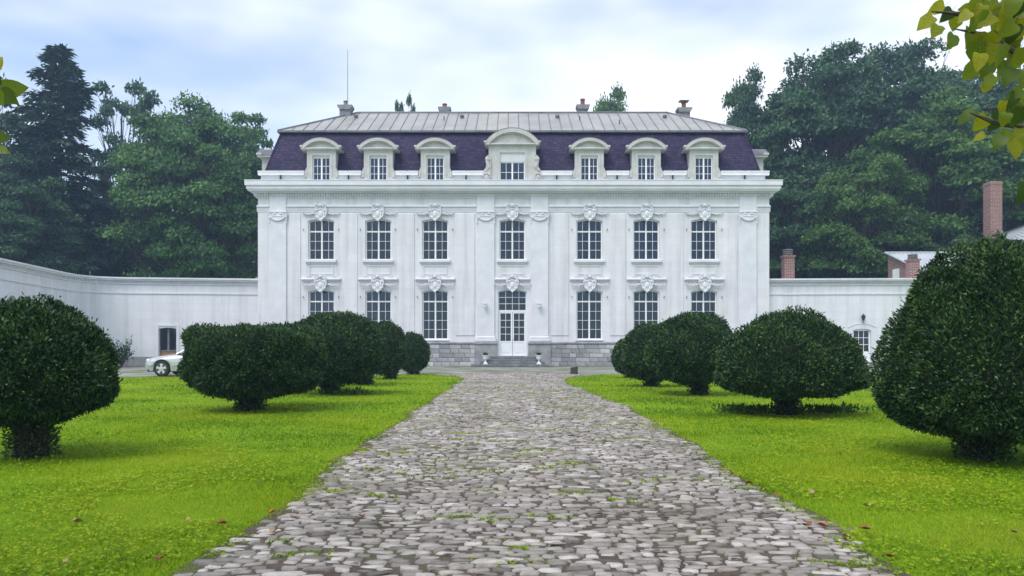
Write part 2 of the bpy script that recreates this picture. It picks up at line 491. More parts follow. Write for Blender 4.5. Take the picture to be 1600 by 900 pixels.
M['tan_leaf'] = mat_noise("tan_leaf", (.30,.19,.09), (.42,.28,.14), 20, .7)

# ------------------------------------------------------------------ ground, forecourt, path
def vnoise(x, y, s=0):
    return (np.sin(x*1.7+s*1.3+1.1*np.sin(y*.9+s)) + np.sin(y*1.3+s*2.1+1.3*np.sin(x*1.1-s)) + .6*np.sin(x*3.9+y*2.3+s*.7)+.4*np.sin(y*5.1-x*3.1+s))/3.0

def path_l(y): return -1.75 + .15*np.clip((8.0-np.asarray(y))/4.0, 0, 1) + .10*vnoise(np.asarray(y)*1.1, 0*np.asarray(y)+2.0, 3.1) - .9*np.clip((np.asarray(y)-28.0)/5.0, 0, None)**2
def path_r(y): return 1.99 + .10*vnoise(np.asarray(y)*1.1, 0*np.asarray(y)+5.0, 7.7) + .25*np.exp(-((np.asarray(y)-14)/6)**2) + .9*np.clip((np.asarray(y)-28.0)/5.0, 0, None)**2 - .3*np.exp(-((np.asarray(y)-25)/4)**2)
def path_z(x, y):
    xm = (np.asarray(x)-.13)/1.95
    c = .085*np.clip(1-xm**2, 0, 1) - .045*np.exp(-((np.abs(xm)-.42)/.13)**2)
    return c + np.clip(1.15-np.abs(xm),0,1)*(.022*np.sin(np.asarray(y)*.85+np.asarray(x)*.9)+.028*vnoise(np.asarray(x)*.8, np.asarray(y)*.6, 4)) + .012

g = MB()
xs = [-220,-60,-30,-12,-6,-3,0,3,6,12,30,60,220]; ys = [-80,-20,0,6,12,20,34,50,70,110,200,360]
gv = [(x,y,0) for y in ys for x in xs]
gf = [(j*len(xs)+i, j*len(xs)+i+1, (j+1)*len(xs)+i+1, (j+1)*len(xs)+i) for j in range(len(ys)-1) for i in range(len(xs)-1)]
g.add(gv, gf)
tag(g.build("lawn_ground", M['lawn']), "bright green mown lawn either side of the path", kind="structure")

# forecourt: strip of mossy gravel before the house
fc = MB()
FX = np.concatenate([np.linspace(-24.6,-6,20), np.linspace(-5.5,5.5,23), np.linspace(6,27,20)])
def front_edge(x):
    x = np.asarray(x, float)
    return 31.0 + .35*vnoise(x*.6, x*0+1, 2) + np.where((x>2.2)&(x<7), 3.0*np.exp(-((x-4.6)/1.6)**2), 0) + np.where((x<-2.2)&(x>-7), 4.2*np.exp(-((x+4.3)/1.5)**2), 0)
pts = [(x, float(front_edge(x)), .004) for x in FX] + [(x, 49.3, .004) for x in FX]
k = len(FX)
fc.add(pts, [(i,i+1,k+i+1,k+i) for i in range(k-1)])
tag(fc.build("forecourt", M['gravel']), "mossy gravel forecourt before the house", kind="structure")

Y0, Y1 = 1.0, 35.5
yy = np.linspace(Y0, Y1, 150); uu = np.linspace(0,1,29)
bv = []
for y in yy:
    a, b_ = float(path_l(min(y,33.0))), float(path_r(min(y,33.0)))
    for u in uu:
        x = a-.12+(b_-a+.24)*u
        bv.append((x, y, float(path_z(x,y))-.010 if .02<u<.98 else .006))
kk = len(uu)
path = np_mesh("cobbled_path", bv, [(j*kk+i, j*kk+i+1, (j+1)*kk+i+1, (j+1)*kk+i) for j in range(len(yy)-1) for i in range(kk-1)])
path = obj("cobbled_path", path, M['bed'])
tag(path, "cobbled drive leading straight to the front door", kind="structure")

# cobbles, row by row
stones = []     # (cx, cy, lx, ly, rot, dz, tint)
y = 3.3
prng = random.Random(3)
row = 0
while y < 35.0:
    ly = prng.uniform(.056,.078)
    a, b_ = float(path_l(min(y,33.0))), float(path_r(min(y,33.0)))
    x = a + prng.uniform(-.10,.06)
    while x < b_:
        lx = prng.uniform(.07,.155) if prng.random() < .88 else prng.uniform(.155,.23)
        cx = x+lx/2
        wob = .11*math.sin(cx*1.3+y*.35)+.04*math.sin(cx*3.1-y*1.2)+prng.uniform(-.014,.014)
        if prng.random() > .035:
            stones.append((cx, y+wob, (lx-.009)*prng.uniform(.84,1.02), ly*prng.uniform(.56,.96), prng.uniform(-.13,.13), prng.uniform(-.007,.004), min(1,max(0,prng.gauss(.60,.24)))))
        x += lx
    y += ly+prng.uniform(.000,.006)
    row += 1

def stone_geom(st, rnd):
    cx,cy,lx,ly,rot,dz,tint = st
    base = float(path_z(cx,cy))
    ca, sa = math.cos(rot), math.sin(rot)
    prof = []
    for (ux,uy) in ((-.5,-.30),(-.38,-.48),(.36,-.5),(.5,-.34),(.5,.30),(.38,.5),(-.38,.48),(-.5,.30)):
        prof.append(((ux+rnd.uniform(-.10,.10))*lx, (uy+rnd.uniform(-.20,.20))*ly))
    tx, ty = rnd.uniform(-.06,.06), rnd.uniform(-.08,.08)
    V = []
    for sc, dzr in ((1.0,-.05),(1.0,-.007),(.84,.0005)):
        for px,py in prof:
            qx, qy = px*sc, py*sc
            zz = dzr + qx*tx + qy*ty + (rnd.uniform(-.003,.003) if dzr>-.04 else 0)
            V.append((qx*ca-qy*sa, qx*sa+qy*ca, zz+dz+base))
    V.append((0,0,.003+dz+base+rnd.uniform(-.004,.004)))
    return V
SF = []
for o in (0,8):
    for i in range(8):
        j=(i+1)%8; SF.append((o+i,o+j,o+8+j,o+8+i))
ST = [(16+i,16+(i+1)%8,24) for i in range(8)]
SFt = []
for q in SF: SFt += [(q[0],q[1],q[2]),(q[0],q[2],q[3])]
SFt += ST
SFt = np.array(SFt, dtype=np.int32)
srnd = random.Random(11)
def st_key(s): 
    # size it shows at: inside the frame first, nearest first
    return s[1] if (s[1] > 4.0 and abs(s[0]) < .667*s[1]-.1) else 1000+abs(s[1])
order = sorted(range(len(stones)), key=lambda i: st_key(stones[i]))
near = order[:300]
restV, restT = [], []
for rank, i in enumerate(order):
    st = stones[i]
    V = np.array(stone_geom(st, srnd), dtype=np.float32)
    if rank < 300:
        zc = float(path_z(st[0],st[1]))
        V[:,2] -= zc
        me = np_mesh("cobble", V, SFt, np.full(25, st[6]))
        obj("cobble", me, M['cobble'], path, (st[0], st[1], zc))
    else:
        V[:,0] += st[0]; V[:,1] += st[1]
        restV.append(V); restT.append(np.full(25, st[6]))
nr = len(restV)
Fr = (SFt[None]+25*np.arange(nr)[:,None,None]).reshape(-1,3)
me = np_mesh("far_cobbles", np.concatenate(restV), Fr, np.concatenate(restT))
tag(obj("far_cobbles", me, M['cobble'], path), kind="stuff")

# ------------------------------------------------------------------ grass blades
def lawn_mask(x, y):
    e = .16*vnoise(x*2.2+9, y*2.6, 6)+.09*vnoise(x*9, y*8, 2)
    out = (x < path_l(np.minimum(y,33))+.05+e+.12*rng.random(x.shape)**4) | (x > path_r(np.minimum(y,33))-.05-e-.12*rng.random(x.shape)**4)
    return out & (y < front_edge(x)+.1)
gv_all, gf_all = [], []
cnt = 0
for (ya, yb, dens, hh, ww) in ((3.3,6.0,8000,.027,.006),(6.0,9.0,4600,.028,.009),(9.0,14.0,1700,.030,.015),(14.0,22.0,520,.034,.026),(22.0,34.5,180,.04,.042)):
    xm = .70*yb+.6
    nb = int(dens*(yb-ya)*2*xm)
    x = rng.uniform(-xm,xm,nb); y = rng.uniform(ya,yb,nb)
    k = (np.abs(x) < .70*y+.6) & lawn_mask(x,y)
    # thinner where the turf is worn, lusher in patches
    p = np.clip(.75+.5*vnoise(x*1.1,y*1.3,5), .25, 1)
    k &= rng.random(nb) < p
    x, y = x[k], y[k]; nb = len(x)
    hfac = np.clip(1+.5*vnoise(x*.9+3,y*1.1,8), .5, 1.7)*rng.uniform(.55,1.35,nb)
    h = hh*hfac
    a = rng.uniform(0,2*PI,nb); lean = rng.uniform(.3,1.5,nb)*h
    wx, wy = np.cos(a)*ww*.5, np.sin(a)*ww*.5
    b2 = a+PI/2+rng.normal(0,.5,nb)
    base = np.stack([x,y,np.zeros(nb)-.004],1)
    v = np.stack([base+np.stack([-wx,-wy,0*wx],1), base+np.stack([wx,wy,0*wx],1), base+np.stack([np.cos(b2)*lean, np.sin(b2)*lean, h],1)],1).reshape(-1,3)
    gv_all.append(v); gf_all.append(np.arange(3*nb).reshape(-1,3)+cnt); cnt += 3*nb
    # clover-like round leaves near the camera
    if yb < 15:
        nc = int(nb*.22); idx = rng.choice(nb, nc)
        keep = vnoise(x[idx]*1.6+1, y[idx]*1.8, 11) > -.1
        idx = idx[keep]; nc = len(idx)
        P = np.stack([x[idx], y[idx], rng.uniform(.015,.04,nc)],1)
        U = np.stack([rng.normal(0,1,nc), rng.normal(0,1,nc), rng.uniform(-.2,.5,nc)],1)
        N = np.stack([rng.normal(0,.3,nc), rng.normal(0,.3,nc), np.ones(nc)],1)
        V_, F_ = leaf_quads(P,U,N,rng.uniform(.015,.03,nc)*(1+.05*ya),rng.uniform(.012,.024,nc)*(1+.05*ya))
        tri = np.concatenate([F_[:,[0,1,2]],F_[:,[0,2,3]]])
        gv_all.append(V_); gf_all.append(tri+cnt); cnt += len(V_)
# tufts in the joints of the path
ntf = 170
ty = rng.uniform(4.0,26,ntf)**1.0; tx = rng.uniform(-1.8,2.1,ntf)
tl = []
for cx,cy in zip(tx,ty):
    k = int(rng.integers(30,110)); s = rng.uniform(.05,.22)
    px = cx+rng.normal(0,s,k); py = cy+rng.normal(0,s*.35,k)
    h = rng.uniform(.004,.016,k); a = rng.uniform(0,2*PI,k); w = .004+.0009*cy
    base = np.stack([px,py,path_z(px,py)-.01],1)
    v = np.stack([base+np.stack([-np.cos(a)*w,-np.sin(a)*w,0*a],1), base+np.stack([np.cos(a)*w,np.sin(a)*w,0*a],1),
                  base+np.stack([rng.normal(0,.015,k),rng.normal(0,.015,k),h+.008],1)],1).reshape(-1,3)
    tl.append(v)
tv = np.concatenate(tl)
gv_all.append(tv); gf_all.append(np.arange(len(tv)).reshape(-1,3)+cnt); cnt += len(tv)
gr = obj("grass", np_mesh("grass", np.concatenate(gv_all), np.concatenate(gf_all)), M['grass'])
tag(gr, "short bright green grass blades covering the lawns", "grass", kind="stuff")

# ------------------------------------------------------------------ the chateau
YF = 49.0
S = YF/1200
def fx(p): return (p-801)*S
def fz(p): return 1.2-(p-543)*S
def hx(p, y): return (p-801)*(YF+y)/1200
def hz(p, y): return 1.2-(p-543)*(YF+y)/1200
house = empty("chateau", (S, YF, 0))
tag(house, "white two-storey chateau with slate mansard roof and seven window bays", "house")

def wall_holes(mb, x0, x1, z0, z1, holes, y0, depth, arc=10):
    """front face with openings (xa, xb, za, zb, rise) and their reveals; y grows inwards"""
    X_ = sorted({x0,x1,*[h[0] for h in holes],*[h[1] for h in holes]})
    Z_ = sorted({z0,z1,*[h[2] for h in holes],*[h[3] for h in holes]})
    for i in range(len(X_)-1):
        for j in range(len(Z_)-1):
            cx, cz = (X_[i]+X_[i+1])/2, (Z_[j]+Z_[j+1])/2
            if any(h[0]<cx<h[1] and h[2]<cz<h[3] for h in holes): continue
            mb.add([(X_[i],y0,Z_[j]),(X_[i+1],y0,Z_[j]),(X_[i+1],y0,Z_[j+1]),(X_[i],y0,Z_[j+1])],[(0,1,2,3)])
    for (a,b_,c,d,rise) in holes:
        y1 = y0+depth
        mb.add([(a,y0,c),(a,y1,c),(a,y1,d-rise),(a,y0,d-rise)],[(3,2,1,0)])
        mb.add([(b_,y0,c),(b_,y1,c),(b_,y1,d-rise),(b_,y0,d-rise)],[(0,1,2,3)])
        mb.add([(a,y0,c),(b_,y0,c),(b_,y1,c),(a,y1,c)],[(0,1,2,3)])
        top = arch_pts(a,b_,d,rise,arc)
        for k in range(len(top)-1):
            (xa,za),(xb,zb) = top[k],top[k+1]
            mb.add([(xa,y0,za),(xb,y0,zb),(xb,y1,zb),(xa,y1,za)],[(3,2,1,0)])
            if rise > 0:
                mb.add([(xa,y0,za),(xb,y0,zb),(xb,y0,d),(xa,y0,d)],[(0,1,2,3)])

def arch_z(x, a, b_, d, rise):
    if rise <= 0: return d
    h = (b_-a)/2; c = (a+b_)/2
    rad = (h*h+rise*rise)/(2*rise)
    return d-rad+math.sqrt(max(rad*rad-(x-c)**2,0))
def arch_pts(a, b_, d, rise, n=10):
    if rise <= 0: return [(a,d),(b_,d)]
    return [(a+(b_-a)*k/n, arch_z(a+(b_-a)*k/n,a,b_,d,rise)) for k in range(n+1)]

BAYS = [502,591,680,800.5,921,1010,1100]
HW = 20.5*S
UP0, UP1 = fz(406.5), fz(342)
GR0, GR1 = fz(531), fz(452.5)
D0, D1, DH = .66, fz(452.5), 22.5*S
RISE = 3.2*S
holes = [(fx(p)-HW, fx(p)+HW, UP0, UP1, RISE) for p in BAYS]
holes += [(fx(p)-HW, fx(p)+HW, GR0, GR1, RISE) for p in BAYS if p != 800.5]
holes += [(fx(800.5)-DH, fx(800.5)+DH, D0, D1, RISE)]
XL, XR = fx(403), fx(1202)
ZC = fz(303)
DEP = 13.0
w = MB()
wall_holes(w, XL, XR, 0, ZC, holes, 0, .32)
for (xa,xb,ya,yb) in ((XL,XL,0,DEP),(XR,XR,0,DEP),(XL,XR,DEP,DEP)):
    w.add([(xa,ya,0),(xb,yb,0),(xb,yb,ZC),(xa,ya,ZC)],[(0,1,2,3)])
w.build("wall", M['stucco'], house)
# near-black boxes behind the windows, painted dark for the unlit rooms
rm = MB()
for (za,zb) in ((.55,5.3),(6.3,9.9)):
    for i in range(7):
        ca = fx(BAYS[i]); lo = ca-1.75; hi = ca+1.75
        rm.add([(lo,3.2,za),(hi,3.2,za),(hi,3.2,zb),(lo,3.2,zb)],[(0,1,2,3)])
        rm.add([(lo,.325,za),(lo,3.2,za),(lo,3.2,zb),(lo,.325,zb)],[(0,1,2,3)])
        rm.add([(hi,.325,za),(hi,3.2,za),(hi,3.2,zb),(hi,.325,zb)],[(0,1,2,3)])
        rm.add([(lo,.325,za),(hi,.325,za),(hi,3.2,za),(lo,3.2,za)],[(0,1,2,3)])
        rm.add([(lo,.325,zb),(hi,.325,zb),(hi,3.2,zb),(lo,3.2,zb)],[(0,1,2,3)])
rm.build("room_darkness", M['interior'], house)

# plinth with stone blocks
PT = fz(538)
pl = MB()
for (a,b_) in ((XL-.10, fx(773)),(fx(829), XR+.10)):
    pl.box(a, b_, -.08, -.002, 0, PT)
pl.box(XL-.10, XL-.002, -.08, DEP, 0, PT-.003); pl.box(XR+.002, XR+.10, -.08, DEP, 0, PT-.003)
plinth = pl.build("plinth", M['plinth'], house)
cp = MB()
for (a,b_) in ((XL-.18, fx(777)),(fx(825), XR+.18)):
    cp.chamfer(a, b_, -.17, -.001, PT, PT+.16, .05)
cp.build("plinth_cap", M['plinth'], house)
NB = 5; RH = (PT-.03)/NB
stone_cache = {}
brnd = random.Random(5)
for (a,b_) in ((XL-.09, fx(743)),(fx(859), XR+.09)):
    for r_ in range(NB):
        x = a - (brnd.uniform(0,.3) if r_ % 2 else 0)
        x = max(x, a)
        while x < b_-.1:
            wd = brnd.choice([.42,.52,.62,.74,.9])
            if b_-x-wd < .3: wd = b_-x
            key = (round(wd,3), brnd.randrange(3))
            if key not in stone_cache:
                q = MB(); e = .012+.004*key[1]
                q.chamfer(-wd/2+.012, wd/2-.012, -.04-.008*key[1], .0, .012, RH-.010, e)
                stone_cache[key] = q.mesh("stone_block")
            obj("stone_block", stone_cache[key], M['plinth_stone'], plinth, (x+wd/2, -.081, .01+r_*RH))
            x += wd

# pilasters, pedestals, capitals
def capital(mb, cx, zt):
    hw = .60
    mb.box(cx-hw, cx+hw, -.20, -.11, zt-.06, zt)
    pts = [(cx+hw*.93*math.cos(t), zt-.10-.52*abs(math.sin(t))**.75) for t in np.linspace(0,-PI,15)]
    mb.prism([(x,z) for x,z in pts][::-1], -.17, -.11)
    for s in (-1,1):
        mb.tube([(cx+s*(.46+.14*math.cos(a)*(1-a/9)), -.17, zt-.22+.14*math.sin(a)*(1-a/9)) for a in np.linspace(-2.5,4.5,14)], .035, 5)
        mb.tube([(cx+s*.52,-.15,zt-.38),(cx+s*.55,-.16,zt-.62)], [.05,.02], 5)
        mb.blob((cx+s*.55,-.15,zt-.72),(.045,.04,.08),6,4)
        mb.blob((cx+s*.20,-.18,zt-.14),(.12,.05,.07),6,4)
    mb.tube([(cx+x,-.18,zt-.28-.30*(1-(x/.56)**2)) for x in np.linspace(-.5,.5,9)], .032, 5)
    mb.tube([(cx+x,-.175,zt-.30-.02*math.sin(x*9)) for x in np.linspace(-.3,.3,7)], .03, 5)
for (pa,pb) in ((422,448),(745,773),(829,857),(1155,1182)):
    a, b_ = fx(pa), fx(pb)
    q = MB()
    q.chamfer(a, b_, -.11, -.001, PT+.17, ZC-.002, .03)
    q.chamfer(a-.10, b_+.10, -.22, -.001, PT+.165, PT+.36, .03)
    q.chamfer(a-.05, b_+.05, -.17, -.002, PT+.36, PT+.50, .05)
    capital(q, (a+b_)/2, fz(331))
    q.build("pilaster", M['trim'], house)
    if pa in (745,829):
        MB().box(a-.14, b_+.14, -.20, -.083, 0, PT-.004).build("pedestal", M['plinth'], plinth)
    MB().chamfer(a-.17, b_+.17, -.27, -.172, PT+.004, PT+.155, .03).build("pedestal_cap", M['plinth'], plinth)
# wall panels between the bays
for (pa,pb) in ((451,470),(534,559),(623,648),(712,742),(860,889),(953,978),(1042,1068),(1133,1152)):
    MB().chamfer(fx(pa), fx(pb), -.045, -.001, PT+.55, fz(334), .025).build("wall_panel", M['stucco'], house)
# architrave fasciae, in lengths between the pilasters
aq = MB()
for (pa,pb) in ((403,422),(448,745),(773,829),(857,1155),(1182,1202)):
    a, b_ = fx(pa)-(.0 if pa != 403 else .06)+.002, fx(pb)+(.06 if pb == 1202 else 0)-.002
    aq.box(a,b_,-.030,-.001,fz(331),fz(328)); aq.box(a,b_,-.055,-.001,fz(328),fz(324.5)); aq.chamfer(a,b_,-.13,-.001,fz(324.5),fz(321),.04)
aq.build("architrave", M['trim'], house)
# cornice
cq = MB()
def band(p, z0, z1): cq.box(XL-p, XR+p, -p, DEP+p, z0, z1)
band(.10, fz(309.5), fz(308)); band(.06, fz(308)+.001, ZC+.03)
band(.30, ZC+.03, fz(300)); band(.50, fz(300), fz(297.5)); band(.56, fz(297.5), fz(292.2)); band(.64, fz(292.2), fz(285.2))
band(.66, fz(285.2), fz(284))
nd = int((XR-XL+.4)/.165)
for i in range(nd+1):
    x = XL-.16+(XR-XL+.32)*i/nd
    cq.box(x-.045, x+.045, -.17, -.062, fz(307.6), ZC+.028)
for s,xx in ((-1,XL),(1,XR)):
    for i in range(70):
        y_ = -.1+i*.165
        a,b_ = sorted((xx+s*.062, xx+s*.17))
        cq.box(a,b_,y_-.045,y_+.045,fz(307.6),ZC+.028)
cq.build("cornice", M['trim'], house)
# attic course
ATT0, ATT1 = fz(284), hz(268, .4)
at_ = MB()
at_.box(XL+.15, XR-.15, .80, DEP-.35, ATT0-.002, ATT1)
for _a,_b in zip([401]+[p+(23 if p!=800.5 else 38) for p in (502,591,680,800.5,921,1010,1100)],[p-(23 if p!=800.5 else 38) for p in (502,591,680,800.5,921,1010,1100)]+[1203]):
    at_.box(max(hx(_a,.3),XL+.15), min(hx(_b,.3),XR-.15), .35, .799, ATT0-.002, ATT1-.001)
at_.build("attic_wall", M['trim'], house)

# window builder: frame mesh with panes as children
win_cache = {}
def make_window(name, parent, loc, key, hw, z1, rise, transom, xbars, rows_top, rows_low, border=.085, mull=.10, tr=.085, bar=.022, z0=0., arch_glass=True):
    if key not in win_cache:
        q = MB(); a, b_ = -hw, hw
        inner = (a+border, b_-border)
        for (p0,p1) in ((a,a+border),(b_-border,b_)):
            q.prism([(p0,z0),(p1,z0),(p1,arch_z(p1,a,b_,z1,rise)),(p0,arch_z(p0,a,b_,z1,rise))],0,.09)
        n=8
        for k in range(n):
            xa = inner[0]+(inner[1]-inner[0])*k/n; xb = inner[0]+(inner[1]-inner[0])*(k+1)/n
            q.prism([(xa,arch_z(xa,a,b_,z1,rise)-border),(xb,arch_z(xb,a,b_,z1,rise)-border),(xb,arch_z(xb,a,b_,z1,rise)),(xa,arch_z(xa,a,b_,z1,rise))],0,.09)
        q.box(inner[0],inner[1],-.015,.09,z0,z0+border*1.1)
        q.box(inner[0],inner[1],-.02,.09,transom-tr/2,transom+tr/2)
        zt = z1-border
        def mullion(za, zb, w_): q.box(-w_/2,w_/2,-.012,.085,za,zb)
        if mull > 0:
            mullion(z0+border*1.1, transom-tr/2, mull); mullion(transom+tr/2, zt+.001, mull*.8)
        panes = []
        def section(za, zb_fn, rows, m_):
            xs_ = [inner[0]] + sorted(xbars) + [inner[1]]
            zs_ = None
            for i in range(len(xs_)-1):
                pa, pb = xs_[i], xs_[i+1]
                la = pa + (m_/2 if abs(pa) < 1e-6 else (bar/2 if i > 0 else 0))
                lb = pb - (m_/2 if abs(pb) < 1e-6 else (bar/2 if i < len(xs_)-2 else 0))
                if i > 0 and abs(pa) > 1e-6: q.box(pa-bar/2, pa+bar/2, .012, .07, za, zb_fn(pa))
                if i > 0 and abs(pa) < 1e-6 and m_ <= 0: q.box(-bar/2, bar/2, .012, .07, za, zb_fn(0))
                for r_ in range(rows):
                    lo = za+(zmin-za)*r_/rows + (bar/2 if r_ else 0)
                    if r_ == rows-1: h0, h1 = zb_fn(la), zb_fn(lb)
                    else: h0 = h1 = za+(zmin-za)*(r_+1)/rows-bar/2
                    if r_: q.box(la, lb, .013, .069, lo-bar, lo)
                    pq = MB(); pq.prism([(la+.001,lo+.001),(lb-.001,lo+.001),(lb-.001,h1-.001),(la+.001,h0-.001)],.040,.046)
                    panes.append(pq.mesh("pane"))
        zmin = transom-tr/2
        section(z0+border*1.1, lambda x: transom-tr/2, rows_low, mull)
        zmin = z1-border-rise*.3
        section(transom+tr/2, lambda x: arch_z(x,a,b_,z1,rise)-border, rows_top, mull*.8)
        win_cache[key] = (q.mesh(name), panes)
    fm, panes = win_cache[key]
    o = obj(name, fm, M['window_white'], parent, loc)
    for p in panes: obj("pane", p, M['glass'], o)
    return o

def curtain(parent, x0, x1, z0, z1, y, amp=.03):
    q = MB(); n_ = 24
    for k in range(n_):
        a, b_ = x0+(x1-x0)*k/n_, x0+(x1-x0)*(k+1)/n_
        ya, yb = y+amp*math.sin(k*1.9), y+amp*math.sin((k+1)*1.9)
        q.add([(a,ya,z0),(b_,yb,z0),(b_,yb,z1),(a,ya,z1)],[(0,1,2,3)])
    return q.build("curtain", M['curtain'], parent, smooth=True)

qx = HW*.5
# cartouche relief, shared
cm = MB()
cm.prism([(x,z) for x,z in [(-.30,.30),(-.36,.08),(-.28,-.22),(0,-.50),(.28,-.22),(.36,.08),(.30,.30),(0,.36)]][::1], -.12, 0)
cm.blob((0,-.12,-.06),(.15,.06,.20),8,5)
cm.tube([(.22*math.sin(a),-.13,-.05+.27*math.cos(a)) for a in np.linspace(-2.6,2.6,12)], .035, 5)
for s in (-1,1):
    cm.blob((s*.26,-.13,.16),(.09,.05,.09),6,4); cm.blob((s*.17,-.13,-.28),(.07,.05,.10),6,4)
cm.tube([(x,-.13,z) for x,z in [(-.30,.30),(-.37,.08),(-.28,-.24),(0,-.50),(.28,-.24),(.37,.08),(.30,.30)]], .045, 6)
for s in (-1,1):
    cm.tube([(s*(.20+.13*math.cos(a)*(1-a/9)), -.14, .40+.13*math.sin(a)*(1-a/9)) for a in np.linspace(-1.2,5.0,12)], .04, 5)
    for k in range(6):
        cm.blob((s*(.46+.125*k), -.05, -.03-.05*k+.045*(k%2)+.01*k*k),(.085-.006*k,.06,.065-.005*k),6,4)
    cm.tube([(s*.36,-.06,-.02),(s*.7,-.06,-.11),(s*1.12,-.05,-.07)], [.04,.03,.015], 5)
cm.blob((0,-.14,.44),(.12,.10,.12),8,5)
cm.v=[(x*1.05,y*1.25,z*1.05) for x,y,z in cm.v]
cart_me = cm.mesh("cartouche", False)
for i,p in enumerate(BAYS):
    c = fx(p)
    # upper floor
    wu = make_window("window", house, (c,.17,UP0), 'up', HW, UP1-UP0, RISE, UP0*0+(fz(361.5)-UP0), [-qx*1.02,0,qx*1.02], 1, 3)
    sl = MB(); sl.chamfer(c-24*S, c+24*S, -.16, .10, fz(410.5), UP0+.02, .03); sl.box(c-22*S,c+22*S,-.06,-.001,fz(412.5),fz(410.5))
    for (xa,xb,za,zb) in ((-19,19,fz(416.3),fz(415)),(-19,19,fz(429),fz(427.7)),(-19,-17.8,fz(427.7),fz(416.3)),(17.8,19,fz(427.7),fz(416.3)),(-23,-16,fz(432.2),fz(431)),(16,23,fz(432.2),fz(431))):
        sl.box(c+xa*S, c+xb*S, -.04, -.001, za, zb)
    sl.build("window_sill", M['trim'], house)
    obj("cartouche", cart_me, M['trim'], house, (c,-.02,fz(333)))
    # label moulding and cartouche over the ground floor
    lm_ = MB(); hwid = 31*S if p != 800.5 else 27.5*S
    lm_.chamfer(c-hwid, c+hwid, -.20, -.001, fz(438.4), fz(434.6), .05)
    lm_.box(c-hwid+.08, c+hwid-.08, -.07, -.001, fz(440), fz(438.4))
    lm_.build("label_moulding", M['trim'], house)
    obj("cartouche", cart_me, M['trim'], house, (c,-.10,fz(444)))
    if p != 800.5:
        wg = make_window("window", house, (c,.17,GR0), 'gr', HW, GR1-GR0, RISE, fz(471)-GR0, [-qx*1.02,0,qx*1.02], 1, 4)
        if i == 0:
            curtain(wg, -HW+.1, HW-.1, .2, GR1-GR0-.2, .25)
        if i == 1:
            curtain(wg, -HW+.1, -.15, .2, GR1-GR0-.2, .3)
        s2 = MB(); s2.chamfer(c-22*S, c+22*S, -.10, .08, GR0-.07, GR0+.012, .02); s2.build("window_sill", M['trim'], house)
        for s in (-1,1):
            for z in (fz(465), fz(360)):
                MB().tube([(c+s*27.5*S,-.001,z),(c+s*27.5*S,-.10,z),(c+s*27.5*S,-.11,z+.10)],.022,5).build("shutter_hook", M['iron'], house)
    if i == 0:
        curtain(wu, .12, HW-.1, .1, .5, .3)
    hh_ = UP1-UP0
    for (wi, xa, xb, za, zb_) in ((1,-HW+.08,-.55,.1,hh_-.15),(1,.55,HW-.08,.1,hh_-.15),(2,-HW+.08,HW-.08,hh_-.85,hh_-.12),(4,-HW+.08,-.5,.1,hh_-.15),(5,-HW+.08,-.1,.1,hh_-.15),(6,-HW+.08,HW-.08,hh_-.6,hh_-.12)):
        if wi == i: curtain(wu, xa, xb, za, zb_, .45)

# front door
dc = fx(800.5)
dw = MB(); z1 = D1-D0; tr_z = fz(485.8)-D0
door = empty("front_door", (dc,.17,D0)); door.parent = house
q = MB(); bd = .07
for (p0,p1) in ((-DH,-DH+bd),(DH-bd,DH)):
    q.prism([(p0,0),(p1,0),(p1,arch_z(p1,-DH,DH,z1,RISE)),(p0,arch_z(p0,-DH,DH,z1,RISE))],0,.1)
for k in range(8):
    xa=-DH+bd+(2*DH-2*bd)*k/8; xb=-DH+bd+(2*DH-2*bd)*(k+1)/8
    za_,zb_=arch_z(xa,-DH,DH,z1,RISE),arch_z(xb,-DH,DH,z1,RISE)
    q.prism([(xa,za_-bd*.8),(xb,zb_-bd*.8),(xb,zb_),(xa,za_)],0,.1)
q.box(-DH+bd,DH-bd,-.03,.1,tr_z-.06,tr_z+.06)
bar=.03; ia,ib=-DH+bd,DH-bd
tz0,tz1=tr_z+.06,z1-bd*.8-RISE*.15
for k in range(1,4): q.box(ia+(ib-ia)*k/4-bar/2, ia+(ib-ia)*k/4+bar/2, .01,.07,tz0,arch_z(ia+(ib-ia)*k/4,-DH,DH,z1,RISE)-bd*.8)
for k in range(1,3):
    for c4 in range(4):
        q.box(ia+(ib-ia)*c4/4+(bar/2 if c4 else 0), ia+(ib-ia)*(c4+1)/4-(bar/2 if c4<3 else 0), .012,.068, tz0+(tz1-tz0)*k/3-bar/2, tz0+(tz1-tz0)*k/3+bar/2)
q.build("door_frame", M['window_white'], door)
def pane(parent, x0,x1,z0,z1a,z1b=None,y=.04):
    pq=MB(); pq.prism([(x0+.001,z0+.001),(x1-.001,z0+.001),(x1-.001,(z1a if z1b is None else z1b)-.001),(x0+.001,z1a-.001)],y,y+.006)
    return pq.build("pane", M['glass'], parent)
for c4 in range(4):
    xa=ia+(ib-ia)*c4/4+(bar/2 if c4 else 0); xb=ia+(ib-ia)*(c4+1)/4-(bar/2 if c4<3 else 0)
    for k in range(3):
        lo=tz0+(tz1-tz0)*k/3+(bar/2 if k else 0)
        if k<2: pane(door,xa,xb,lo,tz0+(tz1-tz0)*(k+1)/3-bar/2)
        else: pane(door,xa,xb,lo,arch_z(xa,-DH,DH,z1,RISE)-bd*.8,arch_z(xb,-DH,DH,z1,RISE)-bd*.8)
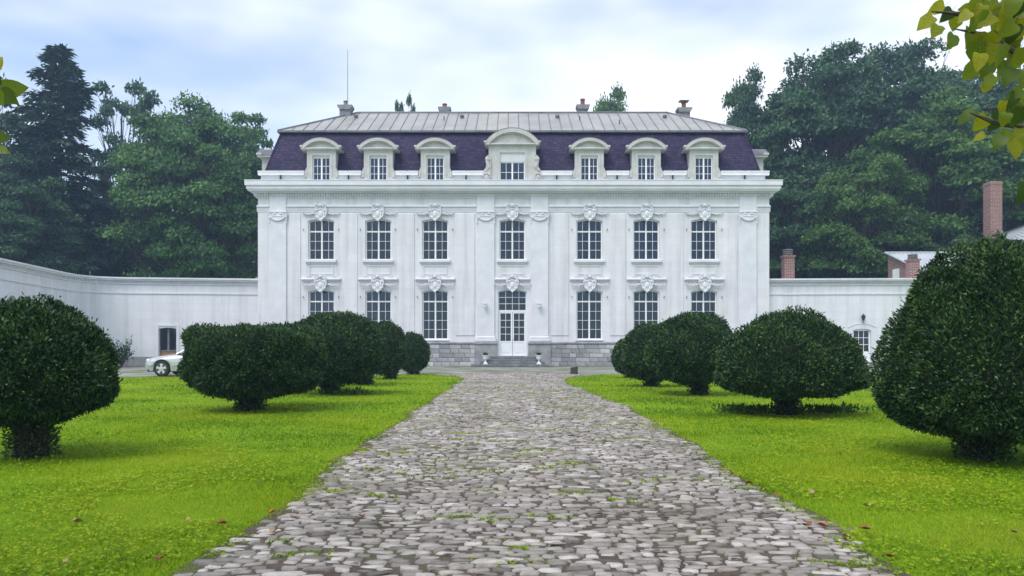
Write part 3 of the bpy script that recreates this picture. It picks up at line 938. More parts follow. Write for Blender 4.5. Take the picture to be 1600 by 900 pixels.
for s in (-1,1):
    lf=MB(); xa,xb=sorted((s*.012,s*(DH-bd-.004))); bw=.085; zb_=.012; zt_=tr_z-.064; gp=fz(534)-D0
    lf.box(xa,xa+bw,-.012,.06,zb_,zt_); lf.box(xb-bw,xb,-.012,.06,zb_,zt_)
    lf.box(xa+bw,xb-bw,-.012,.06,zt_-bw,zt_); lf.box(xa+bw,xb-bw,-.012,.06,gp-.05,gp+.05); lf.box(xa+bw,xb-bw,-.012,.06,zb_,zb_+.12)
    lf.box(xa+bw,xb-bw,.02,.05,zb_+.12,gp-.05)
    lf.chamfer(xa+bw+.06,xb-bw-.06,-.008,.02,zb_+.18,gp-.11,.02)
    gx0,gx1=xa+bw,xb-bw; gz0,gz1=gp+.05,zt_-bw; gm=(gx0+gx1)/2
    lf.box(gm-.014,gm+.014,.0,.05,gz0,gz1)
    for k in range(1,4):
        z=gz0+(gz1-gz0)*k/4
        lf.box(gx0,gm-.014,.001,.049,z-.014,z+.014); lf.box(gm+.014,gx1,.001,.049,z-.014,z+.014)
    lf.build("door_leaf", M['window_white'], door)
    for k in range(4):
        lo=gz0+(gz1-gz0)*k/4+(.014 if k else 0); hi=gz0+(gz1-gz0)*(k+1)/4-(.014 if k<3 else 0)
        pane(door,gx0,gm-.014,lo,hi,y=.022); pane(door,gm+.014,gx1,lo,hi,y=.022)
MB().tube([(.07,-.012,1.05),(.07,-.07,1.05),(.16,-.07,1.05)],.014,6).build("door_handle", M['iron'], door)

# wall lamps beside the door
for p in (758,842):
    q=MB(); c=fx(p); z=fz(477)
    q.tube([(c,-.11,z+.18),(c,-.30,z+.22),(c,-.34,z+.10)],.018,6)
    q.lathe([(.02,.12),(.17,.08),(.13,.04),(.11,-.14),(.05,-.20),(.02,-.26)],8,(c,-.34,z))
    q.tube([(c,-.34,z+.1),(c,-.34,z+.32)],[.02,.008],5)
    q.build("wall_lamp", M['urn'], house)

# steps before the door
for k,(pa,pb,yo) in enumerate(((738,862,1.75),(752,850,1.35),(760,843,.98),(766,836,.62))):
    q=MB(); q.chamfer(fx(pa),fx(pb),-yo-.02,-.085 if k<3 else -.081,.165*k+.001*(k>0),.165*(k+1),.025)
    o=q.build("step", M['step'], house)
MB().box(dc-DH+.002,dc+DH-.002,-.081,.30,.0,.655).build("threshold", M['step'], house)

# mansard
ms_ = MB()
B = (15.95,.55,DEP-.55,ATT1-.02); T = (15.32,2.0,DEP-2.0,15.50)
prof = [(0,0),(.18,.30),(.45,.62),(1,1)]   # slightly bell-cast
rings=[]
for (u,v_) in prof:
    z=B[3]+(T[3]-B[3])*(u*.45+v_*.55); hx_=B[0]+(T[0]-B[0])*(u*.6+v_*.4); ya=B[1]+(T[1]-B[1])*(u*.6+v_*.4); yb=B[2]+(T[2]-B[2])*(u*.6+v_*.4)
    rings.append([(-hx_,ya,z),(hx_,ya,z),(hx_,yb,z),(-hx_,yb,z)])
for i in range(len(rings)-1):
    ms_.add(rings[i]+rings[i+1],[(k,(k+1)%4,4+(k+1)%4,4+k) for k in range(4)])
mansard = ms_.build("mansard_roof", M['slate'], house)
for s in (-1,1):
    MB().tube([(s*(r_[1][0]),r_[1][1],r_[1][2]) for r_ in rings],.07,6).build("hip_lead", M['slate'], mansard)
# upper roof of zinc sheets
E=(15.5,1.82,DEP-1.82,15.52); RZ=hz(177.5,6.5); RX=11.2; RY=6.5
up=MB(); e=[(-E[0],E[1],E[3]),(E[0],E[1],E[3]),(E[0],E[2],E[3]),(-E[0],E[2],E[3]),(-RX,RY,RZ),(RX,RY,RZ)]
up.add(e,[(0,1,5,4),(1,2,5),(2,3,4,5),(3,0,4),(3,2,1,0)])
upper=up.build("upper_roof", M['zinc_dark'], house)
q=MB(); q.box(-E[0]-.06,E[0]+.06,E[1]-.10,E[1]+.02,E[3]-.10,E[3]+.03); q.box(-E[0]-.06,-E[0]+.05,E[1]+.02,E[2],E[3]-.10,E[3]+.03); q.box(E[0]-.05,E[0]+.06,E[1]+.02,E[2],E[3]-.10,E[3]+.03)
q.tube([(-E[0],E[1],E[3]+.04),(-RX,RY,RZ+.05)],.09,6); q.tube([(E[0],E[1],E[3]+.04),(RX,RY,RZ+.05)],.09,6); q.tube([(-RX,RY,RZ+.05),(RX,RY,RZ+.05)],.10,6)
q.build("roof_edge", M['zinc_dark'], upper)
pitch=.715; sl_=(RZ-E[3])/(RY-E[1])
def top_y(x):
    ax=abs(x)
    return RY if ax<=RX else E[1]+(RY-E[1])*max(0,(E[0]-ax)/(E[0]-RX))
x=-E[0]+.18; zr=random.Random(9)
nrm=Vector((0,-(RZ-E[3]),RY-E[1])).normalized()
while x < E[0]-.2:
    xb=min(x+pitch,E[0]-.02); lift=.03+zr.uniform(0,.012)
    xs_=sorted({x+.02,xb-.02,*[v for v in (-RX,RX) if x+.02<v<xb-.02]})
    lo=[(p,E[1]+.03) for p in xs_]; hi=[(p,max(top_y(p)-.05,E[1]+.06)) for p in reversed(xs_)]
    base=[Vector((p,yy_,E[3]+(yy_-E[1])*sl_)) for p,yy_ in lo+hi]
    n_=len(base); q=MB()
    q.add([tuple(b+nrm*.004) for b in base]+[tuple(b+nrm*lift) for b in base],[tuple(range(n_,2*n_))]+[(i,(i+1)%n_,n_+(i+1)%n_,n_+i) for i in range(n_)])
    pn=q.build("roof_sheet", M['zinc'], upper)
    ty_=top_y(xb)
    if ty_>E[1]+.25:
        r0=Vector((xb,E[1]+.01,E[3]))+nrm*.05; r1=Vector((xb,ty_-.05,E[3]+(ty_-.05-E[1])*sl_))+nrm*.05
        MB().tube([r0,r1],.030,5).build("standing_seam", M['zinc_dark'], upper)
    x=xb
for p,py in ((556,184.5),(722,184.5),(871,184.5),(1039,184.5)):
    yv=E[1]+(hz(py,4.6)-E[3])/sl_; yv=5.0
    zc_=E[3]+(yv-E[1])*sl_; xc=hx(p,yv)
    MB(Matrix.Translation((xc,yv,zc_))).lathe([(.10,-.1),(.10,.12),(.16,.13),(.16,.24),(.05,.30)],10).build("roof_vent", M['zinc_dark'], upper)
for p in (694,906,968):
    yv=3.4 if p==968 else 4.4; zc_=E[3]+(yv-E[1])*sl_; xc=hx(p,yv)
    MB().tube([(xc,yv,zc_),(xc,yv,zc_+.34)],.035,6).build("vent_pipe", M['iron'], upper)

# chimneys on the roof
for (p, yb_, wpx, ytop, ypot, cap) in ((540.5,6.0,20,167,158,0),(695,8.3,17,170,162.5,0),(910.5,8.3,18,166.5,155,0),(1068.5,6.8,20,171,160,1)):
    ch=empty("chimney",(hx(p,yb_),yb_,16.2)); ch.parent=house
    s_=(YF+yb_)/1200; w_=wpx*s_/2; zt=hz(ytop,yb_)-16.2
    q=MB(); q.box(-w_*.82,w_*.82,-.35,.35,0,zt-.30)
    q.prism([(-w_*.82,zt-.30),(w_*.82,zt-.30),(w_*1.15,zt-.06),(w_*1.15,zt+.03),(-w_*1.15,zt+.03),(-w_*1.15,zt-.06)],-.45,.45)
    q.build("stack", M['chimney'], ch)
    hp=(ytop-ypot)*s_
    MB().lathe([(.24,zt+.03),(.22,zt+.10),(.17,zt+.16),(.15,zt+hp*.8),(.19,zt+hp*.85),(.18,zt+hp)],12).build("chimney_pot", M['terracotta'] if p!=540.5 else M['step'], ch)
    if cap: MB().box(-.35,.35,-.3,.3,zt+hp+.06,zt+hp+.10).build("chimney_cowl", M['zinc'], ch)
    if p==540.5:
        MB().tube([(.17,-.2,zt-.3),(.17,-.2,hz(79,yb_)-16.2)],[.035,.018],6).build("lightning_rod", M['zinc'], ch)

# dormers
def scroll(mb, s, cx, zt, zb, y):
    h=zt-zb
    pts=[(cx+s*(-.03), zt-.02*h),(cx+s*.10, zt-.10*h),(cx+s*.05, zt-.28*h),(cx-s*.02,zt-.45*h),(cx+s*.16,zt-.55*h),(cx+s*.30,zt-.72*h)]
    mb.tube([(x,y,z) for x,z in pts],[.08,.10,.12,.12,.11,.10],7)
    c=(cx+s*.08, zb+.33)
    mb.tube([(c[0]+(.28-.030*a)*math.cos(a)*s, y-.02-.01*a, c[1]+(.28-.030*a)*math.sin(a)) for a in np.linspace(.2,8.2,26)],.07,6)
    mb.blob((c[0],y-.10,c[1]),(.10,.08,.10),8,5)
    mb.blob((cx+s*.04,y-.06,zt-.15*h),(.16,.09,.14),8,5)
    mb.prism([(cx-.16*s,zb),(cx+.30*s,zb),(cx+.26*s,zb+.45),(cx+.02*s,zt-.1),(cx-.16*s,zt-.1)][::(1 if s>0 else -1)],y-.02,y+.35)
def make_dormer(name, hb, hwn, zb, zw0, zw1, zspring, ztop, span, big=False):
    """local: origin bottom centre of front face, front at y=0"""
    d=empty(name)
    q=MB(); D=2.6
    q.box(-hb,-hwn,0,D,0,zw1); q.box(hwn,hb,0,D,0,zw1); q.box(-hb,hb,0,D,zw1,zspring-.12)
    q.box(-hwn,hwn,.30,D,0,zw1-.001)
    # stepped architrave round the opening
    for (a,b_) in ((-hwn-.14,-hwn),(hwn,hwn+.14)): q.box(a,b_,-.035,-.001,0,zw1+.12)
    q.box(-hwn,hwn,-.034,-.001,zw1,zw1+.12)
    if not big:
        for s in (-1,1):
            a,b_=sorted((s*(hb-.02),s*(hb+.16))); q.chamfer(a,b_,-.06,.5,.30,.62,.04); q.chamfer(*sorted((s*(hb-.30),s*(hb+.24))),-.05,.45,.0,.26,.03)
            q.prism([(s*(hb+.16),.62),(s*(hb+.001),.62),(s*(hb+.001),1.0)][::s],-.03,.4)
    # ledge, tympanum, curved hood
    q.chamfer(-span,span,-.22,D,zspring-.12,zspring,.05)
    rise=ztop-zspring; rad=(span**2+rise**2)/(2*rise); cz=ztop-rad; a0=math.asin((zspring-cz)/rad)
    th=.20 if not big else .26
    q.ring(0,cz,rad,rad-th,a0+.0,PI-a0,-.24,.1,18)
    q.ring(0,cz,rad-th+.001,rad-th-.07,a0+.12,PI-a0-.12,-.12,.1,16)
    n_=12; pts=[(rad-.10)*np.array([math.cos(t),math.sin(t)])+np.array([0,cz]) for t in np.linspace(a0,PI-a0,n_)]
    pts=[(float(p[0]),max(float(p[1]),zspring+.001)) for p in pts]
    q.prism([(pts[0][0],zspring+.0005)]+pts[1:-1]+[(pts[-1][0],zspring+.0005)],-.02,D)
    for s in (-1,1):
        a,b_=sorted((s*(span-.14),s*(span+.05))); q.chamfer(a,b_,-.27,.1,zspring+.002,zspring+.14,.03)
    if big:
        for s in (-1,1): scroll(q,s,s*(hb+.02),zw1-.18,0.0,-.10)
    q.build("dormer_stone", M['dormer'], d)
    # zinc cover
    q=MB(); q.ring(0,cz,rad+.03,rad+.002,a0-.02,PI-a0+.02,-.25,D,18); q.build("dormer_cover", M['zinc_dark'], d)
    # window
    top=zw1-(.10 if not big else .58)
    q=MB(); y0=.12
    if big: q.box(-hwn,hwn,.06,.12,top,zw1-.001); [q.box(-hwn,hwn,.052,.06,top+.04+k*.06,top+.085+k*.06) for k in range(8)]
    else: q.box(-hwn,hwn,.08,.12,top,zw1-.001)
    q.build("roller_shutter", M['curtain'], d)
    q=MB(); b=.06
    q.box(-hwn,-hwn+b,y0,y0+.07,.0,top); q.box(hwn-b,hwn,y0,y0+.07,.0,top); q.box(-hwn+b,hwn-b,y0,y0+.07,top-b,top); q.box(-hwn-.04,hwn+.04,-.05,y0+.07,-.001,.09); q.box(-.05,.05,y0-.01,y0+.07,.09,top-b)
    rows=3 if not big else 2
    gx=[(-hwn+b,(-hwn+b-.05)/2),((-hwn+b-.05)/2,-.05),(.05,(hwn-b+.05)/2),((hwn-b+.05)/2,hwn-b)]
    for s in (-1,1): q.box(s*(hwn-b+.05)/2-.014,s*(hwn-b+.05)/2+.014,y0+.01,y0+.06,.09,top-b)
    panes=[]
    for (a,b_) in gx:
        a2=a+(.014 if abs(abs(a)-(hwn-b+.05)/2)<1e-6 else 0); b2=b_-(.014 if abs(abs(b_)-(hwn-b+.05)/2)<1e-6 else 0)
        for k in range(rows):
            lo=.09+(top-b-.09)*k/rows; hi=.09+(top-b-.09)*(k+1)/rows
            if k: q.box(a2,b2,y0+.011,y0+.059,lo-.014,lo+.014)
            panes.append((a2,b2,lo+(.014 if k else 0),hi-(.014 if k<rows-1 else 0)))
    q.build("window_frame", M['window_white'], d)
    for p in panes: pane(d,*p,y=y0+.03)
    q=MB(); q.add([(-hwn,.29,0),(hwn,.29,0),(hwn,.29,zw1),(-hwn,.29,zw1)],[(0,1,2,3)])  # near-black sheet in place of the shade behind the dormer window
    q.build("room_darkness", M['interior'], d)
    return d
DY=.26
zb=ATT0+.004
def dz(p): return hz(p,DY)-zb
sd=(YF+DY)/1200
small=make_dormer("dormer",22.5*sd,13.6*sd,0,0,dz(243),dz(231.5),dz(216.5),31*sd)
_hh=13.6*sd
curtain(small,-_hh+.07,_hh-.07,.1,dz(243)-.12,.24,.012)
first=True
for i,p in enumerate(BAYS):
    if p==800.5: continue
    d=small if first else copy_tree(small)
    first=False
    d.parent=house; d.location=(hx(p,DY),DY,zb)
for s in (-1,1):
    d=copy_tree(small); d.parent=house
    d.location=(s*16.75,3.25,zb); d.rotation_euler=(0,0,s*PI/2)
big=make_dormer("dormer",37*sd,19.6*sd,0,0,dz(238.5),dz(224.5),dz(201.5),43*sd,True)
curtain(big,-19*sd,19*sd,.1,dz(238.5)-.6,.24,.012)
big.parent=house; big.location=(hx(800.5,DY),DY,zb)
# box gutters between the dormers with their short downpipes
edges=[401]+[v for p in BAYS for v in ((p-27,p+27) if p!=800.5 else (p-45,p+45))]+[1203]
for i in range(0,len(edges),2):
    a,b_=hx(edges[i],.15),hx(edges[i+1],.15)
    if i==0: a=XL-.05
    if i==len(edges)-2: b_=XR+.05
    g_=MB(); zt=hz(267.2,.1); zb_=hz(273.2,.1)
    g_.prism([(0,0),(0,1)][:0] or [(a,zb_),(b_,zb_),(b_,zt),(a,zt)],.12,.346)
    g_.box(a-.01,b_+.01,.09,.12,zt-.05,zt+.02)
    go=g_.build("box_gutter", M['gutter'], house)
    xm=(a+b_)/2+random.uniform(-.15,.15)
    MB().tube([(xm,.24,zb_+.02),(xm,.22,ATT0+.003)],.055,7).build("downpipe", M['iron'], go)
    MB().blob((xm,.16,zt+.03),(.09,.09,.09),7,4).build("gutter_strainer", M['iron'], go)

# ------------------------------------------------------------------ wings
def seg_matrix(p0, p1):
    d=Vector((p1[0]-p0[0],p1[1]-p0[1],0)); L=d.length; d.normalize()
    nrm_=Vector((-d.y,d.x,0))
    return Matrix(((d.x,nrm_.x,0,p0[0]),(d.y,nrm_.y,0,p0[1]),(0,0,1,0),(0,0,0,1))), L
WH=5.62
def wing_section(root, rl, p0, p1, holes, depth=6.0, name_wall="wall", e0=0., e1=0.):
    Mx,L=seg_matrix((p0[0]-rl[0],p0[1]-rl[1]),(p1[0]-rl[0],p1[1]-rl[1]))
    q=MB(Mx)
    wall_holes(q,0,L,0,WH-.35,holes,0,.30)
    q.add([(0,0,0),(0,depth,0),(0,depth,WH-.35),(0,0,WH-.35)],[(0,1,2,3)]); q.add([(L,0,0),(L,depth,0),(L,depth,WH-.35),(L,0,WH-.35)],[(0,1,2,3)])
    q.add([(0,depth,0),(L,depth,0),(L,depth,WH-.35),(0,depth,WH-.35)],[(0,1,2,3)])
    q.build(name_wall, M['stucco_wing'], root)
    c=MB(Mx)
    c.box(-e0*.08,L+e1*.08,-.08,depth,WH-.42,WH-.349); c.box(-e0*.22,L+e1*.22,-.22,depth,WH-.20,WH-.10); c.box(-e0*.3,L+e1*.3,-.30,depth,WH-.10,WH)
    c.box(-e0*.04,L+e1*.04,-.04,depth,WH-.349,WH-.20)
    c.box(0,L,-.05,-.002,WH-1.02,WH-.94)
    nd_=int(L/.17)
    for i in range(nd_): c.box(.05+i*.17,.14+i*.17,-.13,-.042,WH-.33,WH-.205)
    c.build("cornice", M['trim'], root)
    # plinth leaves door openings free
    cuts=sorted([(h[0],h[1]) for h in holes if h[2]<.5]); x=0
    pq=MB(Mx)
    for a,b_ in cuts+[(L,L)]:
        if a-x>.05: pq.chamfer(x,a,-.06,-.001,0,.62,.03)
        x=b_
    pq.build("plinth", M['plinth'], root)
    return Mx, L

# left wing
PA=(XL+S,YF+.55); PB=(-26.9,48.2); PC=(-25.55,38.2); PD=(-24.6,30.0)
def _u(a,b):
    d=Vector((b[0]-a[0],b[1]-a[1])); return d.normalized()
_c=Vector(PB); _a=_c+_u(PB,PC)*3.0; _b=_c+_u(PB,PA)*3.0
CORNER=[tuple(_a*(1-t)**2+_c*2*t*(1-t)+_b*t*t) for t in (0,.2,.4,.6,.8,1)]
PB1,PB2=CORNER[0],CORNER[-1]
lw=empty("side_wing",(-21,YF,0)); rl=(-21,YF)
tag(lw,"long low white wing with dentil cornice left of the house, behind the parked car","wing")
Mx,L1=seg_matrix(PB2,PA)
def along(p0,p1,px):
    # distance along the segment where image column px falls
    k_=(px-800)/1200; dx,dy=p1[0]-p0[0],p1[1]-p0[1]; L_=math.hypot(dx,dy)
    t_=(k_*p0[1]-p0[0])/(dx-k_*dy); return t_*L_
a,b_=along(PB2,PA,248),along(PB2,PA,275.5)
zt=1.2+31/1200*48.7; zbw=1.2-4/1200*48.7
Mx,L1=wing_section(lw,rl,PB2,PA,[(a,b_,zbw-.7,zt,.06)])
o=MB(Mx); o.box(a-.16,a-.02,-.04,-.001,.63,zt+.1); o.box(b_+.02,b_+.16,-.04,-.001,.63,zt+.1); o.box(a-.16,b_+.16,-.041,-.001,zt+.1,zt+.22); o.build("window_surround",M['trim'],lw)
o=MB(Mx); o.box(a,b_,.22,.29,zbw-.7,zbw-.08); wo=o.build("timber_panel",M['wood'],lw)
wd=empty("window",(0,0,0)); wd.parent=lw
o=MB(Mx); o.box(a,b_,.16,.29,zbw-.08,zbw); o.box(a,a+.05,.18,.27,zbw,zt-.1); o.box(b_-.05,b_,.18,.27,zbw,zt-.1); o.box((a+b_)/2-.06,(a+b_)/2+.06,.18,.27,zbw,zt-.05); o.build("window_frame",M['step'],wd)
for s0,s1 in ((a+.05,(a+b_)/2-.06),((a+b_)/2+.06,b_-.05)):
    o=MB(Mx); o.box(s0,s1,.22,.226,zbw+.002,zt-.03); o.build("pane",M['glass'],wd)
o=MB(Mx); o.box(a-.3,b_+.3,.31,1.8,0,zt+.4); o.build("room_darkness",M['interior'],wd)  # black box painted as the dark inside the wing
# the part that comes forward
h2=[]
for (px_,hw_,zt_) in ((17,.55,3.85),(93,.55,3.95)):
    c_=along(PC,PB1,px_); h2.append((c_-hw_,c_+hw_,1.2,zt_,hw_))
Mx2,L2=wing_section(lw,rl,PC,PB1,h2)
for h in h2:
    c_=(h[0]+h[1])/2; r_=(h[1]-h[0])/2
    o=MB(Mx2); o.ring(c_,h[3]-r_,r_+.20,r_+.02,0,PI,-.08,-.001,16); o.box(h[0]-.2,h[0]-.02,-.07,-.001,1.1,h[3]-r_); o.box(h[1]+.02,h[1]+.2,-.07,-.001,1.1,h[3]-r_); o.build("arch_surround",M['trim'],lw)
    o=MB(Mx2); o.box(h[0]-.1,h[1]+.1,.28,.33,1.1,h[3]+.1); o.build("arch_panel",M['chimney'],lw)
wing_section(lw,rl,PD,PC,[])
for _k in range(5): wing_section(lw,rl,CORNER[_k],CORNER[_k+1],[],.7)
# right wing with its glazed door
RA=(XR+S,YF+.55); RB=(29.0,48.9)
rw=empty("side_wing",(22,YF,0)); rl2=(22,YF)
tag(rw,"low white wing with a glazed door at the right of the house","wing")
a,b_=along(RA,RB,1333),along(RA,RB,1361)
zt=1.2+29.5/1200*49.2
Mx,L3=wing_section(rw,rl2,RA,RB,[(a,b_,.12,zt,.10)])
o=MB(Mx); c_=(a+b_)/2; h_=(b_-a)/2
o.box(a-.34,a-.30,-.03,-.001,.62,zt+.10); o.box(b_+.30,b_+.34,-.03,-.001,.62,zt+.10)
hw2=h_+.34; rs=.26; rd=(hw2**2+rs**2)/(2*rs); a0=math.acos(hw2/rd)
o.ring(c_,zt+.10+rs-rd,rd,rd-.045,a0,PI-a0,-.03,-.001,12); o.build("door_surround",M['trim'],rw)
dr=empty("wing_door",(0,0,0)); dr.parent=rw
o=MB(Mx); zl=.12; gz0,gz1=.95,zt-.14; b2=.09
o.box(a,a+b2,.15,.22,zl,zt-.10); o.box(b_-b2,b_,.15,.22,zl,zt-.10); o.box(a+b2,b_-b2,.15,.22,gz1,zt-.005); o.box(a+b2,b_-b2,.155,.215,zl,gz0)
for k in range(1,3):
    x=a+b2+(b_-a-2*b2)*k/3; o.box(x-.016,x+.016,.16,.21,gz0,gz1)
    for c3 in range(3):
        z=gz0+(gz1-gz0)*k/3; o.box(a+b2+(b_-a-2*b2)*c3/3+.016*(c3>0),a+b2+(b_-a-2*b2)*(c3+1)/3-.016*(c3<2),.161,.209,z-.016,z+.016)
o.build("door_leaf",M['window_white'],dr)
for c3 in range(3):
    for k in range(3):
        o=MB(Mx); o.box(a+b2+(b_-a-2*b2)*c3/3+.017,a+b2+(b_-a-2*b2)*(c3+1)/3-.017,.18,.186,gz0+(gz1-gz0)*k/3+.017,gz0+(gz1-gz0)*(k+1)/3-.017); o.build("pane",M['glass'],dr)
o=MB(Mx); o.box(a-.3,b_+.3,.31,1.8,.1,zt+.3); o.build("room_darkness",M['interior'],dr)  # indoor shade behind the door, put in as a black box
o=MB(Mx); o.chamfer(a-.1,b_+.1,-.4,-.062,0,.12,.02); o.build("door_step",M['step'],rw)
o=MB(Mx); zc_=zt+.62; o.tube([(c_,-.002,zc_-.2),(c_,-.2,zc_-.22),(c_,-.22,zc_-.1)],.02,6); o.lathe([(.05,-.12),(.09,-.02),(.13,.14),(.16,.16),(.05,.27),(.015,.34)],8,(c_,-.22,zc_)); o.build("wall_lantern",M['iron'],rw)

# brick chimneys standing on the right wing, part of it
def brick_stack(root, loc, w_, d_, h_, pots=True):
    ch=empty("chimney",loc); ch.parent=root
    q=MB(); q.box(-w_/2,w_/2,-d_/2,d_/2,0,h_*.72); q.box(-w_/2-.06,w_/2+.06,-d_/2-.06,d_/2+.06,h_*.72,h_*.78); q.build("stack",M['brick'],ch)
    q=MB(); z=h_*.78
    for k in range(3): q.lathe([(w_*.42,z),(w_*.50,z+.05),(w_*.50,z+h_*.05),(w_*.42,z+h_*.06)],12); z+=h_*.065
    q.build("chimney_pot",M['step'],ch)
brick_stack(rw,(431/1200*50.6-22,50.6-YF,WH-.01),.66,.6,1.2+155/1200*50.6-WH)
brick_stack(rw,(626/1200*50.2-22,50.2-YF,WH-.01),.62,.6,1.2+147/1200*50.2-WH)

# ------------------------------------------------------------------ outbuildings on the right
def corrugated(mb, x0, x1, p_low, p_high, pitch_=.33):
    """sheet between eave (y,z) and ridge (y,z), ribs run down the slope"""
    n_=int((x1-x0)/pitch_*4)
    row0,row1=[],[]
    for i in range(n_+1):
        x=x0+(x1-x0)*i/n_; h=.04 if i%4 in (1,2) else 0
        row0.append((x,p_low[0],p_low[1]+h)); row1.append((x,p_high[0],p_high[1]+h))
    mb.add(row0+row1,[(i,i+1,n_+1+i+1,n_+1+i) for i in range(n_)])
M['metal_roof']=mat_noise("grey_metal_roof",(.40,.42,.45),(.55,.57,.60),.8,.45,.1)
sh=empty("brick_shed",(34,58,0))
tag(sh,"low brick outbuilding with grey corrugated roof behind the right wing","shed")
q=MB(); x0,x1=-5.6,6.0; ye,yr,yb_=-5.4,0,.02; ze,zr_=6.3,8.25
q.add([(x0,ye,0),(x0,yr,0),(x0,yr,zr_),(x0,ye,ze)],[(3,2,1,0)]); q.add([(x1,ye,0),(x1,yr,0),(x1,yr,zr_),(x1,ye,ze)],[(0,1,2,3)])
q.add([(x0,ye,0),(x1,ye,0),(x1,ye,ze),(x0,ye,ze)],[(0,1,2,3)]); q.add([(x0,yr,0),(x1,yr,0),(x1,yr,zr_),(x0,yr,zr_)],[(3,2,1,0)])
q.build("wall",M['brick'],sh)
q=MB(); corrugated(q,x0-.2,x1,(ye-.3,ze-.02),(yr,zr_+.08)); ro=q.build("roof",M['metal_roof'],sh)
q=MB(); q.box(x0-.25,x1,yr-.14,yr+.14,zr_+.08,zr_+.18); q.tube([(x0-.2,ye-.3,ze),(x0-.2,yr,zr_+.12)],.07,5); q.build("ridge_cap",M['metal_roof'],ro)
MB().box(x0-.04,x0-.002,-1.7,-.75,6.05,7.0).build("shutter",M['window_white'],sh)
# hipped building further right, with the tall chimney before it
hb_=empty("outbuilding",(46,66,0))
tag(hb_,"outbuilding with hipped grey metal roof at the far right edge","house")
q=MB(); q.box(-6.2,9,-5,5,0,9.6); q.build("wall",M['brick'],hb_)
q=MB(); q.add([(-6.7,-5.5,9.65),(9.5,-5.5,9.65),(9.5,5.5,9.65),(-6.7,5.5,9.65),(-1.2,0,12.0),(4.5,0,12.0)],[(0,1,5,4),(1,2,5),(2,3,4,5),(3,0,4),(3,2,1,0)])
ro=q.build("roof",M['metal_roof'],hb_)
for k in range(26):
    x=-6.4+k*.62; t_=1.0 if -1.2<=x<=4.5 else ((x+6.7)/5.5 if x<-1.2 else (9.5-x)/5.0)
    MB().tube([(x,-5.5,9.70),(x,-5.5+5.5*max(t_,.05),9.70+2.35*max(t_,.05))],.05,5).build("roof_rib",M['metal_roof'],ro)
q=MB(); q.box(-6.8,9.6,-5.62,-5.5,9.5,9.68); q.build("eave_gutter",M['zinc_dark'],hb_)
tc_=empty("brick_chimney",(751/1200*60,60,0))
tag(tc_,"tall red brick chimney rising above the big right-hand bush","chimney")
zt=1.2+258/1200*60
q=MB(); q.box(-.46,.46,-.46,.46,0,zt-.25); q.build("shaft",M['brick'],tc_)
q=MB(); q.box(-.50,.50,-.50,.50,zt-.25,zt-.12); q.box(-.47,.47,-.47,.47,zt-.12,zt); q.build("shaft_cap",M['brick'],tc_)

# ------------------------------------------------------------------ urns and stump
def urn(px_, label):
    x=(px_-800)/1200*47.6
    u=empty("stone_urn",(x,47.62,.165)); u.scale=(.86,.86,.86); tag(u,label,"urn","white urns on the door steps")
    q=MB(); q.box(-.17,.17,-.17,.17,0,.07); q.lathe([(.15,.07),(.10,.12),(.055,.20),(.05,.28),(.09,.32),(.16,.38),(.19,.52),(.20,.60),(.25,.63),(.25,.66),(.21,.66),(.19,.60)],16); q.build("urn_body",M['urn'],u,smooth=False)
    n_=160; P=np.stack([rng.normal(0,.05,n_),rng.normal(0,.05,n_),rng.uniform(.60,.72,n_)],1); U=np.stack([rng.normal(0,1,n_),rng.normal(0,1,n_),rng.uniform(.4,2,n_)],1)
    V_,F_=leaf_quads(P,U,rng.normal(0,1,(n_,3)),rng.uniform(.1,.28,n_),.04)
    obj("plant",np_mesh("plant",V_,F_),M['yew'],u)
urn(758.5,"white stone urn on the steps left of the front door")
urn(842,"white stone urn on the steps right of the front door")
st_=empty("tree_stump",(97/1200*34.3,34.3,0)); tag(st_,"short grey sawn stump where the path meets the lawn","stump")
q=MB(); prs=[]; n_=14
for k,(r_,z) in enumerate(((.20,-.02),(.165,.06),(.155,.2),(.158,.33))):
    prs.append([(r_*(1+.09*math.sin(3*a+k*.3)+.05*math.sin(5*a))*math.cos(a), r_*(1+.09*math.sin(3*a+k*.3))*math.sin(a), z+(.02*math.cos(a) if k==3 else 0)) for a in [2*PI*i/n_ for i in range(n_)]])
vv=sum(prs,[]); q.add(vv,[(k*n_+i,k*n_+(i+1)%n_,(k+1)*n_+(i+1)%n_,(k+1)*n_+i) for k in range(3) for i in range(n_)]); q.build("stump_bark",M['bark'],st_)
q=MB(); q.add([(v[0]*.985,v[1]*.985,v[2]+.002) for v in prs[3]],[tuple(range(n_))]); q.build("cut_face",M['cutwood'],st_)

